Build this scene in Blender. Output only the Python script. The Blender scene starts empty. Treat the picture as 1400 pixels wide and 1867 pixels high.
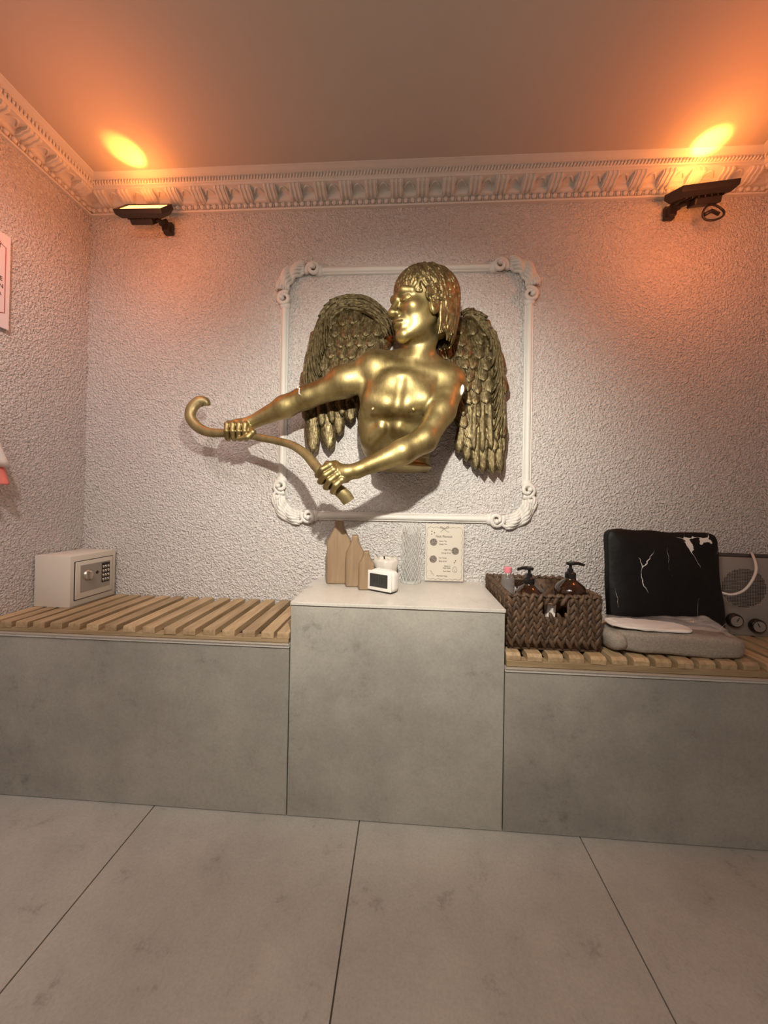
import bpy, bmesh, math, random
import numpy as np
from mathutils import Vector, Matrix, Euler
random.seed(7)
S = bpy.context.scene
COL = S.collection
PI = math.pi

# ------------------------------------------------------------------ camera
CAM = Vector((0.3166, -1.3346, 0.9011))
RC = Matrix(((0.99795567, -0.06145568, -0.01754087),
             (0.06131737, 0.99808367, -0.00831696),
             (0.01801838, 0.00722439, 0.99981156)))      # columns: right, forward, up
FPX = 651.91
cam_data = bpy.data.cameras.new('camera')
cam = bpy.data.objects.new('camera', cam_data)
COL.objects.link(cam)
S.camera = cam
r_, f_, u_ = RC.col[0], RC.col[1], RC.col[2]
cam.matrix_world = Matrix(((r_.x, u_.x, -f_.x, CAM.x), (r_.y, u_.y, -f_.y, CAM.y), (r_.z, u_.z, -f_.z, CAM.z), (0, 0, 0, 1)))
cam_data.sensor_fit = 'VERTICAL'
cam_data.sensor_height = 24.0
cam_data.lens = FPX / 1867 * 24.0
cam_data.shift_y = -26.6 / 1867
cam_data.clip_start = 0.01

# ------------------------------------------------------------------ colour management, world
S.view_settings.view_transform = 'Standard'
S.view_settings.look = 'None'
S.view_settings.gamma = 1
S.view_settings.use_curve_mapping = False
S.view_settings.exposure = 0.0
w = bpy.data.worlds.new('world')
S.world = w
w.use_nodes = True
w.node_tree.nodes['Background'].inputs[0].default_value = (0.9, 0.75, 0.65, 1)
w.node_tree.nodes['Background'].inputs[1].default_value = 0.02

# ------------------------------------------------------------------ room measures (metres)
XL, XR, YB, H = -0.948, 1.565, -4.6, 2.084       # back wall is y = 0
ZC, CP = 2.0, 0.103                              # cornice foot, projection
BD = 0.333                                       # bench depth
X0, X1 = -0.006, 0.595                           # pedestal sides
HB, HR, HP = 0.4845, 0.4467, 0.6072              # left bench, right bench, pedestal heights
ZSL, ZSR = 0.517, 0.486                          # slat tops


def P(u, v, y):
    """point at depth y (metres from the back wall) seen at photo position u, v"""
    d = r_ * ((u - 700.96) / FPX) + f_ - u_ * ((v - 906.9) / FPX)
    return CAM + d * ((y - CAM.y) / d.y)


def PZ(u, v, z):
    d = r_ * ((u - 700.96) / FPX) + f_ - u_ * ((v - 906.9) / FPX)
    return CAM + d * ((z - CAM.z) / d.z)


def PX(u, v, x):
    d = r_ * ((u - 700.96) / FPX) + f_ - u_ * ((v - 906.9) / FPX)
    return CAM + d * ((x - CAM.x) / d.x)


# ------------------------------------------------------------------ lights of the room and added fill lights
def light(name, kind, loc, energy, color, target=None, **kw):
    d = bpy.data.lights.new(name, kind)
    d.energy = energy
    d.color = color
    for k, v in kw.items():
        setattr(d, k, v)
    o = bpy.data.objects.new(name, d)
    o.location = loc
    if target is not None:
        o.rotation_euler = (Vector(target) - Vector(loc)).to_track_quat('-Z', 'Y').to_euler()
    COL.objects.link(o)
    return o


WARM = (1.0, 0.94, 0.80)
ORANGE = (1.0, 0.27, 0.045)
light('spot_lamp', 'SPOT', (0.31, -1.10, 1.39), 72, WARM, (0.29, -0.05, 0.95), spot_size=math.radians(98), spot_blend=1.0, shadow_soft_size=0.014)
light('spill_lamp', 'POINT', (0.28, -1.02, 1.50), 1.3, (0.95, 1.0, 0.80), shadow_soft_size=0.05)
light('room_fill', 'AREA', (-0.25, -1.9, 2.06), 32, (1.0, 0.90, 0.80), (-0.25, -1.7, 0), shape='RECTANGLE', size=1.4, size_y=1.2)  # soft overhead fill added for general brightness, no such fixture is seen
light('left_lamp', 'SPOT', (-0.35, -1.15, 2.03), 35, (1.0, 0.85, 0.79), (-1.0, -0.35, 0.95), spot_size=math.radians(85), spot_blend=1.0, shadow_soft_size=0.05)
for nm, loc, tg, e in (('amber_glow', (-0.645, -0.118, 1.984), (-0.668, -0.178, 2.12), 4.0), ('amber_glow', (1.262, -0.120, 1.985), (1.285, -0.122, 2.12), 5.2)):
    light(nm, 'SPOT', loc, e, (1.0, 0.42, 0.06), tg, spot_size=math.radians(60), spot_blend=0.6, shadow_soft_size=0.008)
    light(nm, 'AREA', loc, e * 0.09, ORANGE, (tg[0], tg[1], tg[2]), shape='RECTANGLE', size=0.12, size_y=0.02)
    light(nm, 'POINT', (loc[0] + (0.05 if loc[0] < 0 else -0.03), -0.30, 1.78), e * 0.74, (1.0, 0.23, 0.055), shadow_soft_size=0.05)  # added point light that widens the orange glow, no lamp hangs here

# ------------------------------------------------------------------ materials
def newmat(name):
    m = bpy.data.materials.new(name)
    m.use_nodes = True
    nt = m.node_tree
    return m, nt, nt.nodes['Principled BSDF']


def ramp(nt, fac, stops):
    r = nt.nodes.new('ShaderNodeValToRGB')
    el = r.color_ramp.elements
    el[0].position, el[0].color = stops[0][0], (*stops[0][1], 1)
    el[1].position, el[1].color = stops[-1][0], (*stops[-1][1], 1)
    for p, c in stops[1:-1]:
        e = el.new(p)
        e.color = (*c, 1)
    nt.links.new(fac, r.inputs[0])
    return r.outputs[0]


def noise(nt, scale, detail=4, rough=0.5, stretch=None, kind='Object', dist=0.0):
    tc = nt.nodes.new('ShaderNodeTexCoord')
    out = tc.outputs[kind]
    if stretch:
        mp = nt.nodes.new('ShaderNodeMapping')
        mp.inputs['Scale'].default_value = stretch
        nt.links.new(out, mp.inputs[0])
        out = mp.outputs[0]
    n = nt.nodes.new('ShaderNodeTexNoise')
    n.inputs['Scale'].default_value = scale
    n.inputs['Detail'].default_value = detail
    n.inputs['Roughness'].default_value = rough
    n.inputs['Distortion'].default_value = dist
    nt.links.new(out, n.inputs['Vector'])
    return n.outputs['Fac']


def bump(nt, b, h, strength, distance, prev=None):
    n = nt.nodes.new('ShaderNodeBump')
    n.inputs['Strength'].default_value = strength
    n.inputs['Distance'].default_value = distance
    nt.links.new(h, n.inputs['Height'])
    if prev is not None:
        nt.links.new(prev, n.inputs['Normal'])
    nt.links.new(n.outputs[0], b.inputs['Normal'])
    return n.outputs[0]


def plain(name, c, rough=0.5, metal=0.0, var=0.0, scale=20, bmp=0.0, bscale=150, stretch=None, **kw):
    m, nt, b = newmat(name)
    b.inputs['Roughness'].default_value = rough
    b.inputs['Metallic'].default_value = metal
    n = noise(nt, scale, stretch=stretch)
    lo = tuple(x * (1 - var) for x in c)
    hi = tuple(min(1, x * (1 + var)) for x in c)
    nt.links.new(ramp(nt, n, [(0.3, lo), (0.7, hi)]), b.inputs['Base Color'])
    if bmp:
        bump(nt, b, noise(nt, bscale, stretch=stretch), bmp, 0.002)
    for k, v in kw.items():
        b.inputs[k.replace('_', ' ')].default_value = v
    return m


def stucco():
    m, nt, b = newmat('stucco')
    b.inputs['Base Color'].default_value = (0.73, 0.69, 0.67, 1)
    b.inputs['Roughness'].default_value = 0.75
    a = noise(nt, 150, 3, 0.55, dist=0.5)
    c = noise(nt, 340, 2, 0.5)
    v = nt.nodes.new('ShaderNodeTexVoronoi')
    v.inputs['Scale'].default_value = 125
    tc = nt.nodes.new('ShaderNodeTexCoord')
    mixv = nt.nodes.new('ShaderNodeVectorMath'); mixv.operation = 'ADD'
    nz = nt.nodes.new('ShaderNodeTexNoise'); nz.inputs['Scale'].default_value = 70
    nt.links.new(tc.outputs['Object'], nz.inputs['Vector'])
    sc = nt.nodes.new('ShaderNodeVectorMath'); sc.operation = 'SCALE'; sc.inputs['Scale'].default_value = 0.018
    nt.links.new(nz.outputs['Color'], sc.inputs[0])
    nt.links.new(tc.outputs['Object'], mixv.inputs[0]); nt.links.new(sc.outputs[0], mixv.inputs[1])
    nt.links.new(mixv.outputs[0], v.inputs['Vector'])
    ad = nt.nodes.new('ShaderNodeMath'); ad.operation = 'MULTIPLY_ADD'
    nt.links.new(a, ad.inputs[0]); ad.inputs[1].default_value = 1.6
    nt.links.new(v.outputs['Distance'], ad.inputs[2])
    p = bump(nt, b, ad.outputs[0], 1.0, 0.0070)
    bump(nt, b, c, 0.3, 0.002, p)
    return m


def concrete(name, base, rough=0.45, k=1.0):
    m, nt, b = newmat(name)
    big = noise(nt, 3.0, 6, 0.6)
    spots = noise(nt, 9, 8, 0.75)
    fine = noise(nt, 160, 4, 0.7)
    c1 = ramp(nt, big, [(0.35, tuple(x * (1 - .17 * k) for x in base)), (0.65, tuple(min(1, x * (1 + .12 * k)) for x in base))])
    mx = nt.nodes.new('ShaderNodeMix'); mx.data_type = 'RGBA'; mx.blend_type = 'MULTIPLY'; mx.inputs[0].default_value = 1
    nt.links.new(c1, mx.inputs[6])
    nt.links.new(ramp(nt, spots, [(0.30, (0.60,) * 3), (0.41, (0.92,) * 3), (0.6, (1.0,) * 3)]), mx.inputs[7])
    mx2 = nt.nodes.new('ShaderNodeMix'); mx2.data_type = 'RGBA'; mx2.blend_type = 'MULTIPLY'; mx2.inputs[0].default_value = 1
    nt.links.new(mx.outputs[2], mx2.inputs[6])
    nt.links.new(ramp(nt, fine, [(0.3, (0.86,) * 3), (0.6, (1.0,) * 3)]), mx2.inputs[7])
    nt.links.new(mx2.outputs[2], b.inputs['Base Color'])
    b.inputs['Roughness'].default_value = rough
    bump(nt, b, fine, 0.06, 0.001)
    return m


def wood(name, c1, c2, axis=1, scale=18, rough=0.55):
    m, nt, b = newmat(name)
    st = [1, 1, 1]
    st[axis] = 0.09
    n = noise(nt, scale * 4, 5, 0.6, stretch=tuple(st), dist=0.8)
    n2 = noise(nt, 5, 3, 0.5)
    a = ramp(nt, n, [(0.3, c1), (0.65, c2)])
    mx = nt.nodes.new('ShaderNodeMix'); mx.data_type = 'RGBA'; mx.blend_type = 'MULTIPLY'; mx.inputs[0].default_value = 1
    nt.links.new(a, mx.inputs[6])
    oi = nt.nodes.new('ShaderNodeObjectInfo')
    nt.links.new(ramp(nt, n2, [(0.3, (0.82, 0.80, 0.76)), (0.6, (1, 1, 1))]), mx.inputs[7])
    hs = nt.nodes.new('ShaderNodeHueSaturation')
    mr = nt.nodes.new('ShaderNodeMapRange'); mr.inputs[3].default_value = 0.8; mr.inputs[4].default_value = 1.15
    nt.links.new(oi.outputs['Random'], mr.inputs[0]); nt.links.new(mr.outputs[0], hs.inputs['Value'])
    nt.links.new(mx.outputs[2], hs.inputs['Color'])
    nt.links.new(hs.outputs[0], b.inputs['Base Color'])
    b.inputs['Roughness'].default_value = rough
    bump(nt, b, n, 0.15, 0.001)
    return m


def gold(name, lo, hi, rough, metal, bs, bmp, scale=16):
    m, nt, b = newmat(name)
    n = noise(nt, scale, 6, 0.65, stretch=(1, 1, 0.6))
    nt.links.new(ramp(nt, n, [(0.32, lo), (0.66, hi)]), b.inputs['Base Color'])
    b.inputs['Metallic'].default_value = metal
    r = nt.nodes.new('ShaderNodeMapRange')
    r.inputs[3].default_value = rough - 0.06
    r.inputs[4].default_value = rough + 0.12
    nt.links.new(noise(nt, 45, 4), r.inputs[0])
    nt.links.new(r.outputs[0], b.inputs['Roughness'])
    bump(nt, b, noise(nt, bs, 4, 0.6, stretch=(1, 1, 0.35)), bmp, 0.002)
    return m


def feather_mat():
    m, nt, b = newmat('antique_bronze')
    tc = nt.nodes.new('ShaderNodeTexCoord')
    uv = nt.nodes.new('ShaderNodeUVMap')
    wv = nt.nodes.new('ShaderNodeTexNoise')
    mp = nt.nodes.new('ShaderNodeMapping')
    mp.inputs['Scale'].default_value = (7, 1.2, 1)
    nt.links.new(uv.outputs[0], mp.inputs[0])
    nt.links.new(mp.outputs[0], wv.inputs['Vector'])
    wv.inputs['Scale'].default_value = 3.2
    wv.inputs['Detail'].default_value = 3
    wv.inputs['Distortion'].default_value = 0.5
    n = noise(nt, 90, 5, 0.7)
    ad = nt.nodes.new('ShaderNodeMath'); ad.operation = 'ADD'
    nt.links.new(n, ad.inputs[0]); nt.links.new(wv.outputs['Fac'], ad.inputs[1])
    half = nt.nodes.new('ShaderNodeMath'); half.operation = 'MULTIPLY'; half.inputs[1].default_value = 0.5
    nt.links.new(ad.outputs[0], half.inputs[0])
    nt.links.new(ramp(nt, half.outputs[0], [(0.36, (0.04, 0.029, 0.014)), (0.50, (0.135, 0.102, 0.050)), (0.66, (0.38, 0.305, 0.16))]), b.inputs['Base Color'])
    r = nt.nodes.new('ShaderNodeMath'); r.operation = 'MULTIPLY'; r.inputs[1].default_value = 0.5
    nt.links.new(ad.outputs[0], r.inputs[0])
    b.inputs['Metallic'].default_value = 0.75
    b.inputs['Roughness'].default_value = 0.42
    bump(nt, b, wv.outputs['Fac'], 0.6, 0.003)
    return m


def emis(name, c, s):
    m, nt, b = newmat(name)
    b.inputs['Base Color'].default_value = (*c, 1)
    b.inputs['Emission Color'].default_value = (*c, 1)
    b.inputs['Emission Strength'].default_value = s
    return m


def glass(name, c, rough=0.02, ior=1.45, bmp=0):
    m, nt, b = newmat(name)
    b.inputs['Base Color'].default_value = (*c, 1)
    b.inputs['Transmission Weight'].default_value = 1
    b.inputs['Roughness'].default_value = rough
    b.inputs['IOR'].default_value = ior
    if bmp:
        bump(nt, b, noise(nt, 60, 3), bmp, 0.004)
    return m


def clear(name, c, alpha, rough=0.05, bmp=0.0, spec=1.0):
    """thin clear plastic or glass: mostly see-through with a glossy surface"""
    m, nt, b = newmat(name)
    b.inputs['Base Color'].default_value = (*c, 1)
    b.inputs['Roughness'].default_value = rough
    b.inputs['Alpha'].default_value = alpha
    b.inputs['Specular IOR Level'].default_value = spec
    b.inputs['Coat Weight'].default_value = 0.6
    if bmp:
        bump(nt, b, noise(nt, 90, 3), bmp, 0.004)
    return m


def marble_black():
    m, nt, b = newmat('black_veined')
    tc = nt.nodes.new('ShaderNodeTexCoord')
    n0 = nt.nodes.new('ShaderNodeTexNoise'); n0.inputs['Scale'].default_value = 8; n0.inputs['Detail'].default_value = 5
    nt.links.new(tc.outputs['Object'], n0.inputs['Vector'])
    sc = nt.nodes.new('ShaderNodeVectorMath'); sc.operation = 'SCALE'; sc.inputs['Scale'].default_value = 0.09
    nt.links.new(n0.outputs['Color'], sc.inputs[0])
    ad = nt.nodes.new('ShaderNodeVectorMath'); ad.operation = 'ADD'
    nt.links.new(tc.outputs['Object'], ad.inputs[0]); nt.links.new(sc.outputs[0], ad.inputs[1])
    mp = nt.nodes.new('ShaderNodeMapping'); mp.inputs['Scale'].default_value = (1.3, 0.2, 0.65); mp.inputs['Rotation'].default_value = (0, 0.55, 0)
    nt.links.new(ad.outputs[0], mp.inputs[0])
    v = nt.nodes.new('ShaderNodeTexVoronoi'); v.feature = 'DISTANCE_TO_EDGE'; v.inputs['Scale'].default_value = 7
    nt.links.new(mp.outputs[0], v.inputs['Vector'])
    n1 = noise(nt, 9, 3)
    th = nt.nodes.new('ShaderNodeMapRange'); th.inputs[1].default_value = 0.52; th.inputs[2].default_value = 0.72
    th.inputs[3].default_value = 0.0; th.inputs[4].default_value = 0.008
    nt.links.new(n1, th.inputs[0])
    lt = nt.nodes.new('ShaderNodeMath'); lt.operation = 'LESS_THAN'
    nt.links.new(v.outputs['Distance'], lt.inputs[0]); nt.links.new(th.outputs[0], lt.inputs[1])
    nt.links.new(ramp(nt, lt.outputs[0], [(0.0, (0.004, 0.003, 0.003)), (1.0, (0.62, 0.58, 0.55))]), b.inputs['Base Color'])
    b.inputs['Roughness'].default_value = 0.55
    b.inputs['Specular IOR Level'].default_value = 0.25
    bump(nt, b, noise(nt, 22, 3), 0.5, 0.006)
    return m


M = dict(
    stucco=stucco(),
    ceiling=plain('ceiling_paint', (0.50, 0.44, 0.39), 0.7, var=0.02, scale=3, bmp=0.08, bscale=260),
    plaster=plain('white_plaster', (0.66, 0.63, 0.59), 0.5, var=0.02),
    floor=concrete('floor_tile', (0.47, 0.45, 0.41), 0.42, 0.6),
    panel=concrete('bench_tile', (0.37, 0.355, 0.315), 0.5, 1.0),
    panel_lit=concrete('bench_tile_lit', (0.41, 0.395, 0.35), 0.5, 1.0),  # same tile as the benches, lightened for the stronger light on the pedestal
    topslab=concrete('top_tile', (0.62, 0.59, 0.54), 0.3, 0.6),
    grout=plain('grout', (0.12, 0.105, 0.09), 0.9),
    metal_trim=plain('edge_trim', (0.62, 0.58, 0.52), 0.35, 0.6),
    pine=wood('pine', (0.31, 0.205, 0.11), (0.49, 0.355, 0.21), 1),
    pine_x=wood('pine_rail', (0.29, 0.20, 0.11), (0.42, 0.31, 0.18), 0),
    block=wood('carved_wood', (0.19, 0.125, 0.075), (0.28, 0.19, 0.115), 2, 10),
    gold=gold('gold_paint', (0.15, 0.108, 0.042), (0.44, 0.350, 0.160), 0.43, 0.92, 70, 0.30, 9),
    hair=gold('hair_gold', (0.085, 0.060, 0.026), (0.30, 0.235, 0.112), 0.42, 0.85, 220, 0.6, 60),
    bowgold=gold('bow_gold', (0.17, 0.125, 0.055), (0.36, 0.28, 0.135), 0.42, 0.7, 60, 0.1),
    feather=feather_mat(),
    chip=plain('bare_plaster', (0.85, 0.78, 0.72), 0.8),
    black=plain('black_metal', (0.018, 0.014, 0.013), 0.45),
    blackplastic=plain('black_plastic', (0.012, 0.010, 0.010), 0.25),
    white=plain('white_plastic', (0.68, 0.66, 0.63), 0.3),
    safe=plain('safe_paint', (0.66, 0.60, 0.52), 0.45, bmp=0.05, bscale=400),
    grey=plain('grey_plate', (0.36, 0.32, 0.27), 0.45, 0.3),
    chrome=plain('brushed_chrome', (0.62, 0.57, 0.5), 0.28, 0.9),
    dark=plain('dark_recess', (0.02, 0.017, 0.015), 0.6),
    lcd=plain('lcd_panel', (0.028, 0.030, 0.028), 0.15),
    lcdseg=plain('lcd_digit', (0.020, 0.022, 0.020), 0.3),
    weave=plain('water_hyacinth', (0.078, 0.043, 0.023), 0.6, var=0.6, scale=70, bmp=0.5, bscale=320),
    amber=plain('amber_glass', (0.022, 0.008, 0.004), 0.07, 0, Coat_Weight=0.5),
    pink=plain('pink_cap', (0.75, 0.22, 0.27), 0.4),
    clear=clear('clear_plastic', (0.55, 0.50, 0.48), 0.2),
    crystal=clear('crystal', (0.60, 0.60, 0.57), 0.13, 0.04),
    ridge_glint=clear('crystal_edge_glint', (0.85, 0.86, 0.82), 0.45, 0.05),  # pale facet edges, the glints of the cut glass put into the colour
    film=clear('plastic_film', (0.85, 0.80, 0.78), 0.16, 0.08, 0.3),
    towel=plain('towel', (0.31, 0.265, 0.22), 0.95, var=0.15, scale=160, bmp=1.0, bscale=330),
    linen=plain('white_fabric', (0.80, 0.74, 0.70), 0.8, bmp=0.2),
    cushion=marble_black(),
    box=plain('grey_enamel', (0.27, 0.235, 0.21), 0.4, 0.1),
    cable=plain('white_cable', (0.62, 0.55, 0.5), 0.4),
    card=plain('menu_paper', (0.56, 0.51, 0.44), 0.6),
    ink=plain('ink', (0.06, 0.04, 0.03), 0.6),
    poster=plain('poster_paper', (0.78, 0.70, 0.71), 0.5),
    red=plain('red_print', (0.42, 0.05, 0.06), 0.5),
    photo=plain('printed_photo', (0.17, 0.14, 0.12), 0.5, var=0.9, scale=260),
    coral=plain('coral_fabric', (0.72, 0.20, 0.16), 0.8, bmp=0.3, bscale=60),
    wax=plain('white_wax', (0.60, 0.56, 0.50), 0.45, bmp=0.1),
    led=emis('lamp_glass', (1.0, 0.38, 0.10), 5),
)

# ------------------------------------------------------------------ mesh helpers
def tag(o, label=None, cat=None, group=None, kind=None):
    if label: o['label'] = label
    if cat: o['category'] = cat
    if group: o['group'] = group
    if kind: o['kind'] = kind
    return o


def empty(name, loc, label, cat, group=None, rz=0.0):
    o = bpy.data.objects.new(name, None)
    o.empty_display_size = 0.05
    o.location = loc
    o.rotation_euler = (0, 0, rz)
    COL.objects.link(o)
    return tag(o, label, cat, group)


def link_mesh(name, me, mat, parent=None, smooth=False):
    me.materials.append(mat)
    if smooth:
        me.polygons.foreach_set('use_smooth', [True] * len(me.polygons))
    o = bpy.data.objects.new(name, me)
    COL.objects.link(o)
    if parent is not None:
        o.parent = parent
    return o


class MB:
    """collects shapes; .build() links them as one mesh object.  World coordinates unless a parent offset is given."""
    def __init__(s):
        s.bm = bmesh.new()
        s.uv = None

    def box(s, c, size, rot=None, bev=0.0, seg=2):
        t = bmesh.new()
        bmesh.ops.create_cube(t, size=1)
        bmesh.ops.scale(t, vec=size, verts=t.verts)
        if bev:
            bmesh.ops.bevel(t, geom=t.edges[:], offset=bev, segments=seg, profile=0.5, affect='EDGES')
        if rot is not None:
            R = rot if isinstance(rot, Matrix) else Euler(rot).to_matrix()
            bmesh.ops.rotate(t, cent=(0, 0, 0), matrix=R, verts=t.verts)
        bmesh.ops.translate(t, vec=c, verts=t.verts)
        s.merge(t)

    def merge(s, t):
        me = bpy.data.meshes.new('tmp')
        t.to_mesh(me); t.free()
        s.bm.from_mesh(me)
        bpy.data.meshes.remove(me)

    def raw(s, verts, faces):
        vs = [s.bm.verts.new(v) for v in verts]
        for f in faces:
            try: s.bm.faces.new([vs[i] for i in f])
            except ValueError: pass

    def ell(s, c, r, rot=None, seg=10, rings=7):
        R = (rot if isinstance(rot, Matrix) else Euler(rot).to_matrix()) if rot is not None else Matrix.Identity(3)
        c = Vector(c)
        V = [c + R @ Vector((0, 0, r[2]))]
        for i in range(1, rings):
            a = PI * i / rings
            for j in range(seg):
                b = 2 * PI * j / seg
                V.append(c + R @ Vector((r[0] * math.sin(a) * math.cos(b), r[1] * math.sin(a) * math.sin(b), r[2] * math.cos(a))))
        V.append(c - R @ Vector((0, 0, r[2])))
        F = []
        for j in range(seg):
            F.append((0, 1 + j, 1 + (j + 1) % seg))
            F.append((len(V) - 1, len(V) - 1 - seg + (j + 1) % seg, len(V) - 1 - seg + j))
        for i in range(rings - 2):
            for j in range(seg):
                a = 1 + i * seg + j; b = 1 + i * seg + (j + 1) % seg
                F.append((a, a + seg, b + seg, b))
        s.raw(V, F)

    def tube(s, pts, rad, sides=8, flat=1.0, cap=True, up=None):
        pts = [Vector(p) for p in pts]
        n = len(pts)
        if not hasattr(rad, '__len__'): rad = [rad] * n
        V = []; F = []
        prev = Vector(up) if up is not None else None
        for i, p in enumerate(pts):
            t = (pts[min(i + 1, n - 1)] - pts[max(i - 1, 0)]).normalized()
            if prev is None:
                prev = Vector((0, 0, 1)) if abs(t.z) < 0.9 else Vector((1, 0, 0))
            a = (prev - t * prev.dot(t))
            a = a.normalized() if a.length > 1e-6 else t.orthogonal().normalized()
            if up is None: prev = a
            b = t.cross(a)
            for k in range(sides):
                q = 2 * PI * (k + 0.5) / sides
                V.append(p + a * (math.cos(q) * rad[i]) + b * (math.sin(q) * rad[i] * flat))
        for i in range(n - 1):
            for k in range(sides):
                F.append((i * sides + k, i * sides + (k + 1) % sides, (i + 1) * sides + (k + 1) % sides, (i + 1) * sides + k))
        if cap:
            F.append(tuple(reversed(range(sides)))); F.append(tuple(range((n - 1) * sides, n * sides)))
        s.raw(V, F)

    def lathe(s, c, prof, seg=32, sx=1.0, sy=1.0):
        """prof: (radius, height) pairs bottom to top"""
        V = []; F = []
        c = Vector(c)
        for r, z in prof:
            for j in range(seg):
                a = 2 * PI * j / seg
                V.append(c + Vector((r * sx * math.cos(a), r * sy * math.sin(a), z)))
        for i in range(len(prof) - 1):
            for j in range(seg):
                F.append((i * seg + j, i * seg + (j + 1) % seg, (i + 1) * seg + (j + 1) % seg, (i + 1) * seg + j))
        F.append(tuple(reversed(range(seg)))); F.append(tuple(range((len(prof) - 1) * seg, len(prof) * seg)))
        s.raw(V, F)

    def prism(s, poly, a, b):
        """poly: list of points, extruded from offset vector a to offset vector b"""
        n = len(poly)
        a = Vector(a); b = Vector(b)
        V = [Vector(p) + a for p in poly] + [Vector(p) + b for p in poly]
        F = [tuple(range(n)), tuple(reversed(range(n, 2 * n)))]
        F += [(i, n + i, n + (i + 1) % n, (i + 1) % n) for i in range(n)]
        s.raw(V, F)

    def build(s, name, mat, parent=None, smooth=False, auto=None, origin=None, bev=0.0):
        bmesh.ops.recalc_face_normals(s.bm, faces=s.bm.faces)
        if parent is not None and parent.matrix_basis is not None:
            mw = Matrix.Translation(parent.location) @ parent.rotation_euler.to_matrix().to_4x4()
            p = parent.parent
            while p is not None:
                mw = (Matrix.Translation(p.location) @ p.rotation_euler.to_matrix().to_4x4()) @ mw
                p = p.parent
            bmesh.ops.transform(s.bm, matrix=mw.inverted(), verts=s.bm.verts)
        if origin is not None:
            bmesh.ops.translate(s.bm, vec=-Vector(origin), verts=s.bm.verts)
        me = bpy.data.meshes.new(name)
        s.bm.to_mesh(me); s.bm.free()
        o = link_mesh(name, me, mat, parent, smooth or auto is not None)
        if origin is not None: o.location = origin
        if auto is not None:
            try: me.set_sharp_from_angle(angle=math.radians(auto))
            except Exception: pass
        if bev:
            md = o.modifiers.new('bevel', 'BEVEL'); md.width = bev; md.segments = 2; md.limit_method = 'ANGLE'
        return o


def catmull(pts, n=8):
    pts = [Vector(p) for p in pts]
    out = []
    m = len(pts)
    for i in range(m - 1):
        p0, p1, p2, p3 = pts[max(i - 1, 0)], pts[i], pts[i + 1], pts[min(i + 2, m - 1)]
        for k in range(n):
            t = k / n
            out.append(0.5 * ((2 * p1) + (p2 - p0) * t + (2 * p0 - 5 * p1 + 4 * p2 - p3) * t * t + (3 * p1 - p0 - 3 * p2 + p3) * t ** 3))
    out.append(pts[-1])
    return out


def soft_box(mb, c, size, rot=(0, 0, 0), n=(14, 6, 14), p=4.0, rough=0.0, freq=20, seed=0, pinch=0.0):
    """a pillow-like rounded box (superellipsoid projected from a subdivided cube)"""
    R = Euler(rot).to_matrix(); c = Vector(c)
    t = bmesh.new()
    bmesh.ops.create_cube(t, size=2)
    bmesh.ops.subdivide_edges(t, edges=t.edges[:], cuts=18, use_grid_fill=True)
    rs = np.random.RandomState(seed); ph = rs.rand(6) * 6
    for v in t.verts:
        x, y, z = v.co
        d = (abs(x) ** p + abs(y) ** p + abs(z) ** p) ** (1 / p)
        x, y, z = x / d, y / d, z / d
        if pinch:
            y *= (1 - pinch * max(abs(x), abs(z)) ** 4)
        q = Vector((x * size[0] / 2, y * size[1] / 2, z * size[2] / 2))
        if rough:
            nrm = Vector((x, y, z)).normalized()
            k = math.sin(q.x * freq + ph[0]) * math.sin(q.z * freq * 1.3 + ph[1]) + 0.6 * math.sin(q.x * freq * 2.3 + q.z * freq * 1.7 + ph[2]) + 0.5 * math.sin(q.y * freq * 2 + q.x * freq * 3.1 + ph[3])
            q = q + nrm * (rough * k)
        v.co = c + R @ q
    mb.merge(t)


def text(txt, size, mat, loc, rot, parent, align='LEFT', name='lettering', depth=0.0004, sx=1.0):
    cu = bpy.data.curves.new('txt', 'FONT')
    cu.body = txt; cu.size = size; cu.extrude = depth; cu.align_x = align; cu.resolution_u = 3
    to = bpy.data.objects.new('txt', cu)
    COL.objects.link(to)
    dg = bpy.context.evaluated_depsgraph_get()
    me = bpy.data.meshes.new_from_object(to.evaluated_get(dg))
    bpy.data.objects.remove(to); bpy.data.curves.remove(cu)
    Mx = Matrix.Translation(loc) @ Euler(rot).to_matrix().to_4x4() @ Matrix.Diagonal((sx, 1, 1, 1))
    me.transform(Mx)
    b = MB(); b.bm.from_mesh(me); bpy.data.meshes.remove(me)
    if mat is None: return b
    return b.build(name, mat, parent)


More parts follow.
